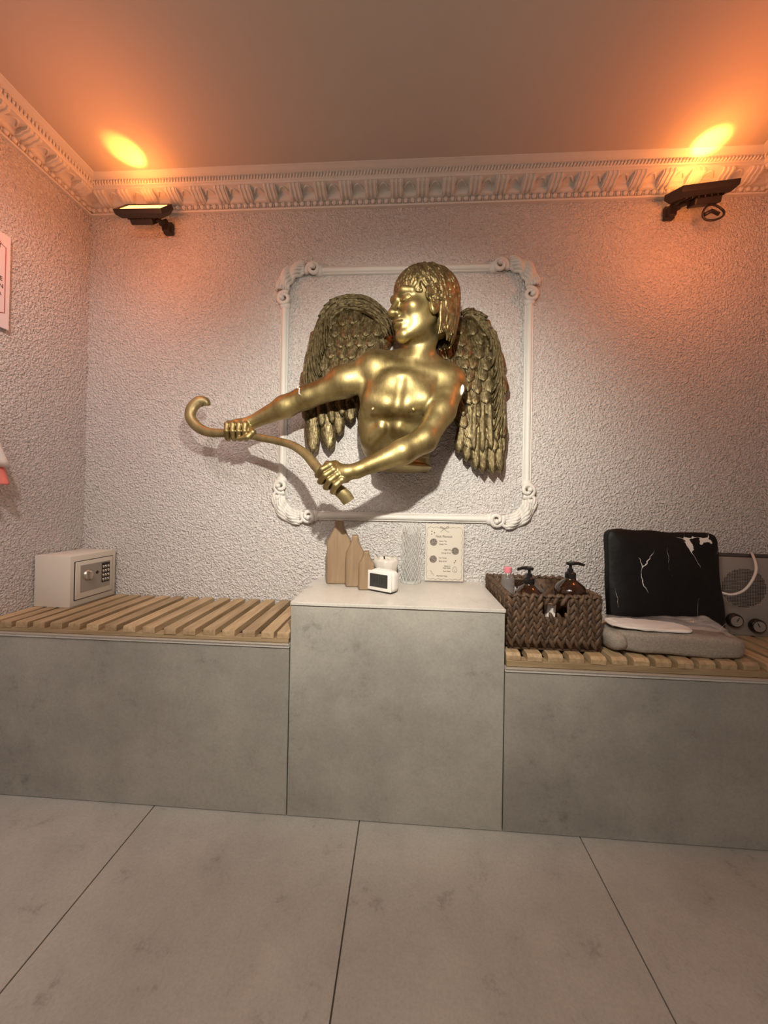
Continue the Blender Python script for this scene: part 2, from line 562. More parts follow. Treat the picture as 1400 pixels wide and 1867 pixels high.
# ------------------------------------------------------------------ solid modelling: signed distance field -> mesh
class Field:
    def __init__(s, lo, hi, h):
        s.lo = np.array(lo, float); s.h = h
        s.n = np.ceil((np.array(hi) - s.lo) / h).astype(int) + 1
        s.a = np.full(s.n, 0.08, np.float32)

    def sub(s, lo, hi, m):
        i0 = np.maximum(np.floor((np.array(lo) - m - s.lo) / s.h).astype(int), 0)
        i1 = np.minimum(np.ceil((np.array(hi) + m - s.lo) / s.h).astype(int) + 1, s.n)
        if np.any(i1 <= i0): return None
        ax = [(s.lo[k] + s.h * np.arange(i0[k], i1[k])).astype(np.float32) for k in range(3)]
        sl = tuple(slice(i0[k], i1[k]) for k in range(3))
        return sl, ax[0][:, None, None], ax[1][None, :, None], ax[2][None, None, :]

    def mix(s, sl, d, k, mode):
        A = s.a[sl]
        if mode == 'add':
            if k > 0:
                hh = np.maximum(k - np.abs(A - d), 0) / k
                s.a[sl] = np.minimum(A, d) - hh * hh * k * 0.25
            else: s.a[sl] = np.minimum(A, d)
        else:
            d = -d
            if k > 0:
                hh = np.maximum(k - np.abs(A - d), 0) / k
                s.a[sl] = np.maximum(A, d) + hh * hh * k * 0.25
            else: s.a[sl] = np.maximum(A, d)

    def cone(s, p, q, r0, r1, k=0.01, mode='add'):
        p = np.array(p, float); q = np.array(q, float)
        R = max(r0, r1)
        g = s.sub(np.minimum(p, q) - R, np.maximum(p, q) + R, k + 2 * s.h)
        if g is None: return
        sl, X, Y, Z = g
        d = q - p; L = float(d @ d) + 1e-12
        t = np.clip(((X - p[0]) * d[0] + (Y - p[1]) * d[1] + (Z - p[2]) * d[2]) / L, 0, 1)
        D = np.sqrt((X - p[0] - t * d[0]) ** 2 + (Y - p[1] - t * d[1]) ** 2 + (Z - p[2] - t * d[2]) ** 2) - (r0 + (r1 - r0) * t)
        s.mix(sl, D.astype(np.float32), k, mode)

    def ell(s, c, r, R=None, k=0.01, mode='add'):
        c = np.array(c, float); r = np.array(r, float)
        m = float(r.max()) if R is not None else r
        g = s.sub(c - m, c + m, k + 2 * s.h)
        if g is None: return
        sl, X, Y, Z = g
        X = X - c[0]; Y = Y - c[1]; Z = Z - c[2]
        if R is not None:
            R = np.array(R)          # columns are the local axes
            x = X * R[0, 0] + Y * R[1, 0] + Z * R[2, 0]
            y = X * R[0, 1] + Y * R[1, 1] + Z * R[2, 1]
            z = X * R[0, 2] + Y * R[1, 2] + Z * R[2, 2]
        else: x, y, z = X, Y, Z
        k0 = np.sqrt((x / r[0]) ** 2 + (y / r[1]) ** 2 + (z / r[2]) ** 2) + 1e-6
        k1 = np.sqrt((x / r[0] ** 2) ** 2 + (y / r[1] ** 2) ** 2 + (z / r[2] ** 2) ** 2) + 1e-6
        s.mix(sl, (k0 * (k0 - 1) / k1).astype(np.float32), k, mode)

    def chain(s, pts, rad, k=0.006, mode='add'):
        for i in range(len(pts) - 1):
            s.cone(pts[i], pts[i + 1], rad[i], rad[i + 1], k, mode)

    def cut_plane(s, pt, nrm, k=0.006):
        X = (s.lo[0] + s.h * np.arange(s.n[0]))[:, None, None]; Y = (s.lo[1] + s.h * np.arange(s.n[1]))[None, :, None]; Z = (s.lo[2] + s.h * np.arange(s.n[2]))[None, None, :]
        d = ((X - pt[0]) * nrm[0] + (Y - pt[1]) * nrm[1] + (Z - pt[2]) * nrm[2]).astype(np.float32)
        s.mix((slice(None),) * 3, -d, k, 'sub')

    def blur(s, lo, hi, n):
        sl = s.sub(lo, hi, 0)[0]
        A = s.a[sl].copy()
        for _ in range(n):
            for ax in range(3):
                B = np.moveaxis(A, ax, 0)
                B[1:-1] = 0.25 * B[:-2] + 0.5 * B[1:-1] + 0.25 * B[2:]
        s.a[sl] = A

    def mesh(s, name):
        a = s.a
        ins = a < 0
        nx, ny, nz = a.shape
        c = np.zeros((nx - 1, ny - 1, nz - 1), np.uint8)
        for dx in (0, 1):
            for dy in (0, 1):
                for dz in (0, 1):
                    c += ins[dx:nx - 1 + dx, dy:ny - 1 + dy, dz:nz - 1 + dz]
        act = (c > 0) & (c < 8)
        I = np.argwhere(act)
        idx = np.full(act.shape, -1, np.int32)
        idx[act] = np.arange(len(I))
        acc = np.zeros((len(I), 3)); cnt = np.zeros(len(I))
        cor = [(x, y, z) for x in (0, 1) for y in (0, 1) for z in (0, 1)]
        vals = {q: a[I[:, 0] + q[0], I[:, 1] + q[1], I[:, 2] + q[2]].astype(float) for q in cor}
        for q in cor:
            for ax in range(3):
                if q[ax] == 0:
                    r = list(q); r[ax] = 1; r = tuple(r)
                    v0, v1 = vals[q], vals[r]
                    m = (v0 < 0) != (v1 < 0)
                    t = np.where(m, v0 / np.where(m, v0 - v1, 1), 0)
                    p = np.tile(np.array(q, float), (len(I), 1)); p[:, ax] = t
                    acc += p * m[:, None]; cnt += m
        V = s.lo + s.h * (I + acc / cnt[:, None])
        F = []
        for ax in range(3):
            b, cc = (ax + 1) % 3, (ax + 2) % 3
            sl0 = [slice(1, None)] * 3; sl1 = [slice(1, None)] * 3
            sl0[ax] = slice(0, a.shape[ax] - 1); sl1[ax] = slice(1, a.shape[ax])
            s0 = ins[tuple(sl0)]; s1 = ins[tuple(sl1)]
            sh = [a.shape[0] - 1, a.shape[1] - 1, a.shape[2] - 1]
            E = np.argwhere(s0 != s1)
            flip = s0[tuple(E.T)]
            E = E.copy(); E[:, b] += 1; E[:, cc] += 1
            ok = (E[:, b] < sh[b]) & (E[:, cc] < sh[cc])
            E = E[ok]; flip = flip[ok]
            def vi(db, dc):
                Q = E.copy(); Q[:, b] -= db; Q[:, cc] -= dc
                return idx[tuple(Q.T)]
            q = np.stack([vi(1, 1), vi(0, 1), vi(0, 0), vi(1, 0)], 1)
            q[~flip] = q[~flip][:, ::-1]
            F.append(q)
        F = np.concatenate(F)
        F = F[(F >= 0).all(1)]
        me = bpy.data.meshes.new(name)
        me.vertices.add(len(V)); me.vertices.foreach_set('co', V.astype(np.float32).ravel())
        me.loops.add(F.size); me.loops.foreach_set('vertex_index', F.astype(np.int32).ravel())
        me.polygons.add(len(F)); me.polygons.foreach_set('loop_start', np.arange(0, F.size, 4, dtype=np.int32))
        me.polygons.foreach_set('loop_total', np.full(len(F), 4, np.int32))
        me.update(calc_edges=True)
        me.validate()
        return me


# ================================================================== SETTING
def struct(o):
    o['kind'] = 'structure'
    return o


b = MB()
b.box((0.3, YB / 2, -0.03), (XR - XL + 0.2, -YB + 0.2, 0.05))
o = b.build('floor_grout_tmp', M['grout'])
G0 = -0.398
floor_base = o
b = MB()
x = G0 - 1.2
while x < XR + 0.1:
    a0, a1 = max(x + 0.0015, XL - 0.1), min(x + 0.5985, XR + 0.1)
    if a1 > a0:
        y = 0.0
        for y0, y1 in ((0.1, -0.96), (-0.96, -2.16), (-2.16, YB - 0.1)):
            b.box(((a0 + a1) / 2, (y0 + y1) / 2, -0.0035), (a1 - a0, y0 - y1 - 0.003, 0.007), bev=0.0008, seg=1)
    x += 0.6
fl = b.build('floor', M['floor'])
struct(fl)
floor_base.name = 'grout'; floor_base.parent = fl

for nm, c, sz, mt in (
        ('wall_back', ((XL + XR) / 2, 0.05, H / 2), (XR - XL + 0.2, 0.1, H + 0.1), 'stucco'),
        ('wall_left', (XL - 0.05, YB / 2, H / 2), (0.1, -YB, H + 0.1), 'stucco'),
        ('wall_right', (XR + 0.05, YB / 2, H / 2), (0.1, -YB, H + 0.1), 'stucco'),
        ('wall_front', ((XL + XR) / 2, YB - 0.05, H / 2), (XR - XL + 0.2, 0.1, H + 0.1), 'stucco'),
        ('ceiling', ((XL + XR) / 2, YB / 2, H + 0.05), (XR - XL + 0.2, -YB + 0.2, 0.1), 'ceiling')):
    b = MB(); b.box(c, sz); struct(b.build(nm, M[mt]))

# ---- cornice: profile (projection, height), reeded band, scrolled blocks and egg row all in its mesh
PROF = [(0, 1.999), (0.011, 1.999), (0.014, 2.003), (0.011, 2.007), (0.007, 2.009), (0.007, 2.026), (0.015, 2.029), (0.018, 2.032),
        (0.020, 2.045), (0.028, 2.051), (0.058, 2.053), (0.064, 2.054), (0.066, 2.058), (0.066, 2.063), (0.069, 2.065), (0.071, 2.076), (0.074, 2.0775),
        (0.082, 2.078), (0.088, 2.080), (0.097, 2.0815), (0.103, 2.0825), (0.104, 2.0845), (0, 2.0845)]


def cornice(name, org, along, out, L, m0, m1):
    """org: wall foot corner; along, out: unit directions; m0/m1 mitre at either end"""
    along = Vector(along); out = Vector(out); org = Vector(org)
    pt = lambda s, d, z: org + along * s + out * d + Vector((0, 0, z))
    b = MB()
    n = len(PROF)
    V = [pt(d * m0, d, z) for d, z in PROF] + [pt(L - d * m1, d, z) for d, z in PROF]
    b.raw(V, [(i, n + i, n + (i + 1) % n, (i + 1) % n) for i in range(n)] + [tuple(range(n)), tuple(reversed(range(n, 2 * n)))])
    ang = math.atan2(along.y, along.x)
    # egg row
    s = 0.02
    while s < L - 0.015:
        b.ell(pt(s, 0.010, 2.0175), (0.0095, 0.008, 0.009), (0, 0, ang), 8, 6)
        b.ell(pt(s + 0.012, 0.009, 2.0165), (0.0025, 0.005, 0.008), (0, 0, ang), 6, 5)
        s += 0.0245
    # reeded strip
    s = 0.075
    while s < L - 0.075:
        b.tube([pt(s, 0.0690, 2.0655), pt(s + 0.003, 0.0745, 2.070), pt(s + 0.005, 0.0740, 2.0765)], [0.0032, 0.0040, 0.0032], 6)
        s += 0.0112
    # scrolled blocks
    s = 0.06
    blk = [(0.012, 2.030), (0.024, 2.029), (0.034, 2.032), (0.043, 2.039), (0.052, 2.041), (0.059, 2.045), (0.061, 2.0535), (0.012, 2.0535)]
    while s < L - 0.07:
        wd = 0.046
        b.prism([pt(s, d, z) for d, z in blk], along * 0, along * wd)
        for k in (0.18, 0.5, 0.82):
            b.tube([pt(s + wd * k, d, z - 0.0005) for d, z in blk[:7]], 0.0042, 6)
        # scallop in the gap between two blocks
        b.tube([pt(s + wd + 0.004 + 0.037 * q, 0.030 + 0.020 * math.sin(PI * q), 2.0485 + 0.003 * math.sin(PI * q)) for q in np.linspace(0, 1, 9)], 0.0035, 6)
        s += 0.094
    return struct(b.build(name, M['plaster'], auto=40))


W_ = XR - XL
cornice('trim_1', (XL, 0, 0), (1, 0, 0), (0, -1, 0), W_, 1, 1)
cornice('trim_2', (XL, 0, 0), (0, -1, 0), (1, 0, 0), 1.5, 1, 0)
cornice('trim_3', (XR, 0, 0), (0, -1, 0), (-1, 0, 0), 1.5, 1, 0)

# ================================================================== BENCHES AND PEDESTAL
def bench(name, label, cat, x0, x1, h, top=0.009, over=0.003, topmat='topslab'):
    t = empty(name, ((x0 + x1) / 2, -BD / 2, 0), label, cat)
    b = MB(); b.box(((x0 + x1) / 2, -BD + 0.006, (h - top) / 2), (x1 - x0 - 0.003, 0.010, h - top - 0.004), bev=0.0008, seg=1)
    b.build('front_panel', M['panel_lit' if name == 'tiled_pedestal' else 'panel'], t)
    b = MB(); b.box(((x0 + x1) / 2, (-BD + 0.012) / 2, (h - top) / 2), (x1 - x0, BD - 0.012, h - top))
    b.build('core', M['grout'], t)
    b = MB(); b.box(((x0 + x1) / 2, -BD / 2 - over / 2, h - top / 2), (x1 - x0 - 0.0005, BD + over, top), bev=0.0008, seg=1)
    b.build('top_slab', M[topmat], t)
    return t


bL = bench('tiled_bench', 'low grey tiled bench under the safe, left of the pedestal', 'bench', XL, X0, HB)
bR = bench('tiled_bench', 'low grey tiled bench under the basket and towel, right of the pedestal', 'bench', X1, XR, HR)
bP = bench('tiled_pedestal', 'tall grey tiled block in the middle carrying clock and menu', 'pedestal', X0, X1, HP)
for t, x0, x1, h in ((bL, XL, X0, HB), (bR, X1, XR, HR)):
    b = MB(); b.box(((x0 + x1) / 2, -BD - 0.001, h + 0.001), (x1 - x0 - 0.001, 0.010, 0.004), bev=0.0006, seg=1)
    b.build('edge_strip', M['metal_trim'], t)


def deck(label, x0, x1, h, top, ends, sw, th, bevel_end):
    t = empty('slatted_deck', ((x0 + x1) / 2, -BD / 2, h), label, 'slatted deck')
    rh = top - th - h - 0.003
    for y in (-BD + 0.020, -0.04):
        b = MB(); b.box(((x0 + x1) / 2, y, h + 0.003 + rh / 2), (x1 - x0 - 0.004, 0.032, rh), bev=0.001, seg=1)
        b.build('rail', M['pine_x'], t)
    for xa in ends:
        jit = random.uniform(-0.003, 0.003)
        ln = BD - 0.010 + jit
        b = MB()
        poly = [Vector((0, -BD + 0.004 - jit, top - th)), Vector((0, -BD + 0.004 - jit + (0.0), top - th * 0.35)), Vector((0, -BD + 0.004 - jit + bevel_end, top)), Vector((0, -0.006, top)), Vector((0, -0.006, top - th))]
        b.prism(poly, (xa, 0, 0), (xa + sw + random.uniform(-.001, .001), 0, 0))
        o = b.build('slat', M['pine'], t, bev=0.0012)
    return t


endsL = [-0.935, -0.890] + [-0.845 + (0.0563 + 0.0) * i for i in range(15)]
endsL = [-0.943, -0.894, -0.845, -0.793, -0.738, -0.681, -0.622, -0.566, -0.507, -0.447, -0.381, -0.323, -0.265, -0.208, -0.148, -0.091, -0.045]
deckL = deck('pale pine slatted deck with square cut slats, safe standing on it', XL + 0.002, X0 - 0.003, HB, ZSL, endsL, 0.037, 0.018, 0.001)
endsR = [0.600 + 0.0562 * i for i in range(17)]
deckR = deck('pine slatted deck with chamfered slat ends under basket and towel', X1 + 0.003, XR - 0.002, HR, ZSR, endsR, 0.040, 0.020, 0.007)

# ================================================================== WALL FRAME
def frame():
    FZ0, FZ1, FX0, FX1 = 0.838, 1.764, -0.155, 0.753
    t = empty('moulded_wall_frame', ((FX0 + FX1) / 2, 0, FZ0), 'white plaster frame with scrolled corners on the wall around the gold statue', 'frame')
    def rail(p, q):
        b = MB()
        p = Vector(p); q = Vector(q); d = (q - p).normalized(); nrm = Vector((0, -1, 0)); sd = d.cross(nrm)
        prof = [(-0.016, 0), (-0.016, 0.006), (-0.0125, 0.008), (-0.0125, 0.006), (-0.009, 0.012), (-0.003, 0.017), (0.004, 0.017), (0.009, 0.013), (0.011, 0.008), (0.014, 0.009), (0.016, 0.006), (0.016, 0)]
        n = len(prof)
        V = [p + sd * s + nrm * o for s, o in prof] + [q + sd * s + nrm * o for s, o in prof]
        b.raw(V, [(i, n + i, n + (i + 1) % n, (i + 1) % n) for i in range(n)] + [tuple(range(n)), tuple(reversed(range(n, 2 * n)))])
        b.build('frame_rail', M['plaster'], t, auto=40)
    e = 0.135
    rail((FX0 + e, 0, FZ1), (FX1 - e, 0, FZ1)); rail((FX0 + e - 0.02, 0, FZ0), (FX1 - e + 0.02, 0, FZ0))
    rail((FX0, 0, FZ0 + e), (FX0, 0, FZ1 - e)); rail((FX1, 0, FZ0 + e), (FX1, 0, FZ1 - e))
    for cx, cz, sx, sz, big in ((FX0, FZ1, 1, -1, 0), (FX1, FZ1, -1, -1, 0), (FX0, FZ0, 1, 1, 1), (FX1, FZ0, -1, 1, 1)):
        b = MB()
        Q = lambda a, c, o: Vector((cx + sx * a, -o, cz + sz * c))    # a, c: distances inward from the corner of the rails
        # leafy quarter arc: ribs from one rail to the other bulging to the corner
        for j in range(6):
            off = -0.024 + j * 0.0085
            pts = []
            for k in range(15):
                q = k / 14 * PI / 2
                R0 = 0.082 - off
                pts.append(Q(0.075 - R0 * math.cos(q) * 1.0, 0.075 - R0 * math.sin(q), 0.010 + 0.010 * math.sin(PI * j / 5) + 0.006 * math.sin(k * 1.1 + j)))
            b.tube(pts, [0.0055 + 0.002 * math.sin(PI * k / 14) for k in range(15)], 7)
        # leaf lobes on the outer rim
        for k in range(7):
            q = (k + 0.5) / 7 * PI / 2
            R0 = 0.098
            b.ell(Q(0.075 - R0 * math.cos(q), 0.075 - R0 * math.sin(q), 0.009), (0.011, 0.010, 0.0075), (0, 0.4 * k, 0), 8, 6)
        # scrolls at both ends
        for fl in (0, 1):
            C = (0.108, 0.0) if fl == 0 else (0.0, 0.108)
            pts = []; rad = []
            for k in range(26):
                th = k / 25 * 2.2 * 2 * PI * 0.62
                r = 0.027 * (1 - 0.72 * k / 25)
                a = math.cos(th + 2.6) * r; c = math.sin(th + 2.6) * r
                pts.append(Q(C[0] + (a if fl == 0 else c), C[1] + (c if fl == 0 else a), 0.012 + 0.012 * k / 25)); rad.append(0.0095 * (1 - 0.35 * k / 25))
            b.tube(pts, rad, 8)
            b.ell(pts[-1], (0.010, 0.012, 0.010), None, 8, 6)
            b.ell(Q(C[0] + (0.022 if fl == 0 else 0), C[1] + (0.022 if fl == 1 else 0), 0.004), (0.020 if fl == 0 else 0.021, 0.018, 0.021 if fl == 0 else 0.020), None, 12, 8)
            if big:
                s2 = []
                for k in range(18):
                    th = k / 17 * 5.2
                    r = 0.020 * (1 - 0.7 * k / 17)
                    a = math.cos(-th + 1.0) * r; c = math.sin(-th + 1.0) * r
                    s2.append(Q((0.070 if fl == 0 else -0.012) + (a if fl == 0 else c), (-0.012 if fl == 0 else 0.070) + (c if fl == 0 else a), 0.014 + 0.006 * k / 17))
                b.tube(s2, [0.007 * (1 - .3 * k / 17) for k in range(18)], 7)
        b.build('corner_ornament', M['plaster'], t, smooth=True)


frame()

# ================================================================== STATUE
statue = empty('winged_archer_statue', P(740, 760, 0), 'gold statue of a winged boy holding a bow, mounted inside the white wall frame', 'statue')


def to_local(me, parent=statue):
    me.transform(Matrix.Translation(-parent.location))


def build_body():
    F = Field((-0.33, -0.375, 0.875), (0.62, -0.004, 1.70), 0.0021)
    # ---- torso
    F.ell(P(744, 742, -0.100), (0.141, 0.108, 0.150), k=0.02)
    F.ell(P(748, 692, -0.125), (0.140, 0.088, 0.066), k=0.05)
    F.ell(P(724, 808, -0.070), (0.104, 0.092, 0.120), k=0.05)
    F.cone(P(728, 800, -0.05), P(735, 872, -0.04), 0.10, 0.10, 0.04)
    # breast muscles
    Rl = np.array(Euler((0.18, 0.25, 0)).to_matrix()); Rr = np.array(Euler((0.18, -0.30, 0)).to_matrix())
    for A_, B_, C2, D_ in ((P(705, 737, -0.214), P(684, 733, -0.203), P(716, 697, -0.200), P(686, 690, -0.180)), (P(741, 737, -0.214), P(776, 730, -0.205), P(744, 697, -0.200), P(794, 696, -0.172))):
        for p_, q_ in ((A_, B_), (A_, C2), (B_, D_), (C2, D_), (A_, D_), (B_, C2)):
            F.cone(p_, q_, 0.035, 0.035, 0.022)
    c0, c1 = P(650, 790, -0.2), P(845, 655, -0.2)
    F.blur((c0.x, -0.30, c0.z), (c1.x, -0.10, c1.z), 70)
    F.cone(P(734, 690, -0.250), P(722, 760, -0.264), 0.006, 0.008, 0.022, 'sub')
    F.cone(P(672, 760, -0.226), P(694, 775, -0.244), 0.006, 0.007, 0.016, 'sub')
    F.cone(P(694, 775, -0.244), P(722, 772, -0.252), 0.007, 0.007, 0.016, 'sub')
    F.ell(P(676, 772, -0.090), (0.040, 0.085, 0.100), k=0.05)
    F.cone(P(724, 772, -0.252), P(764, 764, -0.242), 0.006, 0.007, 0.014, 'sub')
    F.blur((c0.x, -0.30, c0.z), (c1.x, -0.10, c1.z), 5)
    # rib arch and belly line
    F.cone(P(696, 780, -0.190), P(670, 806, -0.150), 0.010, 0.010, 0.04)
    F.cone(P(728, 780, -0.190), P(760, 800, -0.155), 0.010, 0.010, 0.04)
    
    F.ell(P(680, 746, -0.236), (0.005, 0.004, 0.005), k=0.002)
    F.ell(P(755, 747, -0.241), (0.005, 0.004, 0.005), k=0.002)
    # cut foot with a lip
    F.cut_plane(P(735, 858, -0.08), (0, 0, -1), 0.004)
    F.ell(P(733, 852, -0.105), (0.102, 0.105, 0.018), k=0.008)
    # ---- neck, shoulders, collar bones
    F.cone(P(772, 596, -0.185), P(757, 668, -0.150), 0.047, 0.056, 0.03)
    F.cone(P(742, 664, -0.150), P(692, 664, -0.165), 0.042, 0.040, 0.035)
    F.cone(P(770, 664, -0.150), P(816, 690, -0.150), 0.042, 0.042, 0.035)
    F.cone(P(790, 618, -0.190), P(752, 658, -0.196), 0.012, 0.010, 0.030)
    F.cone(P(756, 672, -0.203), P(808, 684, -0.188), 0.009, 0.010, 0.026)
    F.cone(P(736, 671, -0.203), P(694, 662, -0.200), 0.009, 0.010, 0.026)
    # ---- arm reaching to the far end of the bow
    F.ell(P(682, 670, -0.175), (0.052, 0.050, 0.052), k=0.03)
    F.chain([P(682, 672, -0.172), P(625, 700, -0.165), P(560, 724, -0.155)], [0.046, 0.044, 0.037], 0.02)
    F.ell(P(636, 692, -0.172), (0.06, 0.036, 0.036), np.array(Euler((0, 0.45, 0)).to_matrix()), k=0.03)
    F.chain([P(560, 724, -0.155), P(520, 742, -0.155), P(458, 771, -0.150)], [0.038, 0.036, 0.021], 0.015)
    # armpit fold
    F.cone(P(660, 700, -0.19), P(668, 745, -0.175), 0.014, 0.010, 0.02)
    # ---- arm crossing in front of the body
    F.ell(P(821, 699, -0.160), (0.048, 0.050, 0.054), k=0.03)
    F.chain([P(822, 702, -0.165), P(806, 750, -0.215), P(775, 802, -0.265)], [0.048, 0.042, 0.036], 0.018)
    F.chain([P(775, 802, -0.265), P(735, 824, -0.290), P(652, 858, -0.305)], [0.039, 0.036, 0.021], 0.014)
    # ---- hand holding the far part of the bow (fist closed over it from above)
    F.chain([P(458, 771, -0.150), P(440, 776, -0.155), P(424, 776, -0.160)], [0.021, 0.022, 0.017], 0.010)
    F.ell(P(434, 776, -0.158), (0.028, 0.024, 0.019), k=0.010)
    for i, (u, ln) in enumerate(((416, 1.0), (427, 1.05), (438, 1.0), (449, 0.85))):
        F.chain([P(u + 2, 771, -0.160), P(u - 1, 774, -0.182), P(u - 2, 786, -0.188), P(u - 1, 798, -0.178), P(u + 1, 801, -0.160), P(u + 2, 797, -0.148)],
                [0.0095, 0.0095, 0.0088, 0.0080, 0.0072, 0.0065], 0.003)
    F.chain([P(452, 779, -0.165), P(462, 788, -0.182), P(452, 797, -0.188), P(436, 800, -0.188)], [0.012, 0.0095, 0.0085, 0.0072], 0.004)
    # ---- hand holding the near part of the bow
    F.chain([P(652, 858, -0.305), P(632, 862, -0.305), P(616, 864, -0.305)], [0.0205, 0.022, 0.018], 0.012)
    F.ell(P(621, 862, -0.305), (0.027, 0.018, 0.024), np.array(Euler((0, 0.6, 0)).to_matrix()), k=0.012)
    kn = [(603, 848), (609, 857), (616, 866), (624, 875)]
    tp = [(580, 866), (585, 878), (595, 888), (608, 896)]
    for (u0, v0), (u1, v1) in zip(kn, tp):
        um, vm = (u0 * 0.45 + u1 * 0.55) - 2, (v0 * 0.45 + v1 * 0.55) - 2
        F.chain([P(u0 + 8, v0 - 1, -0.305), P(u0, v0, -0.322), P(um, vm, -0.326), P(u1, v1, -0.310), P(u1 + 3, v1 + 1, -0.292), P(u1 + 9, v1 - 2, -0.280)],
                [0.011, 0.0102, 0.0095, 0.0088, 0.0078, 0.007], 0.003)
    F.chain([P(628, 856, -0.300), P(612, 846, -0.292), P(598, 846, -0.284), P(588, 856, -0.284)], [0.013, 0.0105, 0.009, 0.0075], 0.005)
    # ---- head, in its own frame: x to the far side, y where the face looks, z up
    A = math.radians(62)
    fw = Vector((-math.sin(A), -math.cos(A), -0.05)).normalized()
    up = Vector((0.03, 0.02, 1)); up = (up - fw * up.dot(fw)).normalized()
    rt = fw.cross(up)
    Rh = np.array([[rt[i], fw[i], up[i]] for i in range(3)])
    O = np.array(P(774, 628, -0.200)); SC = 1.02
    L = lambda x, y, z: O + Rh @ (np.array((x, y, z)) * SC)
    E_ = lambda c, r, k=0.01, mode='add', R=None: F.ell(L(*c), np.array(r) * SC, Rh if R is None else Rh @ R, k, mode)
    C_ = lambda p, q, r0, r1, k=0.008, mode='add': F.cone(L(*p), L(*q), r0 * SC, r1 * SC, k, mode)
    E_((0, -0.014, 0.150), (0.074, 0.094, 0.078), 0.03)
    E_((0, 0.026, 0.098), (0.061, 0.060, 0.086), 0.02)
    E_((0, 0.030, 0.048), (0.048, 0.052, 0.042), 0.02)
    C_((0.046, -0.002, 0.060), (0.012, 0.072, 0.014), 0.013, 0.014, 0.018)
    C_((-0.046, -0.002, 0.060), (-0.012, 0.072, 0.014), 0.013, 0.014, 0.018)
    E_((0, 0.076, 0.017), (0.022, 0.019, 0.019), 0.014)
    for s in (-1, 1):
        E_((s * 0.040, 0.060, 0.088), (0.020, 0.020, 0.018), 0.02)
        E_((s * 0.030, 0.098, 0.113), (0.019, 0.022, 0.0135), 0.012, 'sub')
        C_((s * 0.010, 0.089, 0.131), (s * 0.030, 0.086, 0.136), 0.0070, 0.0070, 0.020)
        C_((s * 0.030, 0.086, 0.135), (s * 0.050, 0.066, 0.130), 0.0070, 0.0060, 0.020)
        E_((s * 0.030, 0.0700, 0.1135), (0.0150, 0.0150, 0.0145), 0.002)
        C_((s * 0.015, 0.0835, 0.1150), (s * 0.028, 0.0855, 0.1215), 0.0028, 0.0032, 0.003)
        C_((s * 0.028, 0.0855, 0.1215), (s * 0.045, 0.0735, 0.1150), 0.0032, 0.0028, 0.003)
        C_((s * 0.015, 0.0835, 0.1125), (s * 0.030, 0.0840, 0.1055), 0.0022, 0.0022, 0.004)
        C_((s * 0.030, 0.0840, 0.1055), (s * 0.045, 0.0735, 0.1130), 0.0022, 0.0022, 0.004)
        E_((s * 0.0130, 0.0965, 0.0745), (0.0085, 0.0110, 0.0085), 0.006)
        E_((s * 0.0070, 0.1030, 0.0665), (0.0042, 0.006, 0.0040), 0.003, 'sub')
        # ear
        Re = np.array(Euler((0.25, 0, s * -0.35)).to_matrix())
        E_((s * 0.0725, 0.004, 0.088), (0.012, 0.019, 0.031), 0.005, 'add', Re)
        E_((s * 0.0855, 0.009, 0.092), (0.009, 0.010, 0.019), 0.005, 'sub', Re)
        E_((s * 0.0785, 0.012, 0.084), (0.006, 0.006, 0.009), 0.004, 'add', Re)
    C_((0, 0.087, 0.127), (0, 0.108, 0.0810), 0.0085, 0.0100, 0.010)
    E_((0, 0.1085, 0.0765), (0.0120, 0.0120, 0.0105), 0.008)
    E_((0, 0.080, 0.050), (0.028, 0.020, 0.020), 0.014)
    E_((0, 0.0930, 0.0550), (0.018, 0.0085, 0.0045), 0.005)
    E_((0, 0.0920, 0.0430), (0.016, 0.0085, 0.0050), 0.005)
    C_((-0.024, 0.0880, 0.0490), (0, 0.1020, 0.0490), 0.0020, 0.0024, 0.003, 'sub')
    C_((0.024, 0.0880, 0.0490), (0, 0.1020, 0.0490), 0.0020, 0.0024, 0.003, 'sub')
    E_((0, 0.0960, 0.0330), (0.016, 0.008, 0.005), 0.008, 'sub')
    # trim what would run into the wall
    me = F.mesh('body')
    to_local(me)
    ob = link_mesh('body', me, M['gold'], statue, True)

    # ---- hair: cap plus many short locks
    G = Field(O + np.array((-0.15, -0.15, -0.03)), O + np.array((0.15, 0.15, 0.28)), 0.0015)
    gE = lambda c, r, k=0.01, mode='add': G.ell(L(*c), np.array(r) * SC, Rh, k, mode)
    hc, hr = np.array((0, -0.016, 0.156)), np.array((0.084, 0.101, 0.078))
    gE(hc, hr, 0)
    gE((0, -0.056, 0.085), (0.058, 0.040, 0.060), 0.03)
    gE((0, 0.105, 0.060), (0.10, 0.075, 0.078), 0.006, 'sub')        # face opening
    gE((0.115, 0.034, 0.060), (0.052, 0.052, 0.055), 0.006, 'sub')
    gE((-0.115, 0.034, 0.060), (0.052, 0.052, 0.055), 0.006, 'sub')
    rs = np.random.RandomState(5)
    def surf(az, z):
        """point on the hair cap at azimuth az (0 = over the face), height z; below the widest level it closes in on the neck"""
        if z >= hc[2]:
            q = math.sqrt(max(0.0, 1 - ((z - hc[2]) / hr[2]) ** 2))
            return np.array((hr[0] * math.sin(az) * q, hc[1] + hr[1] * math.cos(az) * q, z))
        t = (hc[2] - z) / 0.15
        q = 1 - 0.10 * t - 0.26 * t * t
        return np.array((hr[0] * math.sin(az) * q, hc[1] - 0.012 * t + hr[1] * math.cos(az) * q, z))
    ztop = hc[2] + hr[2]
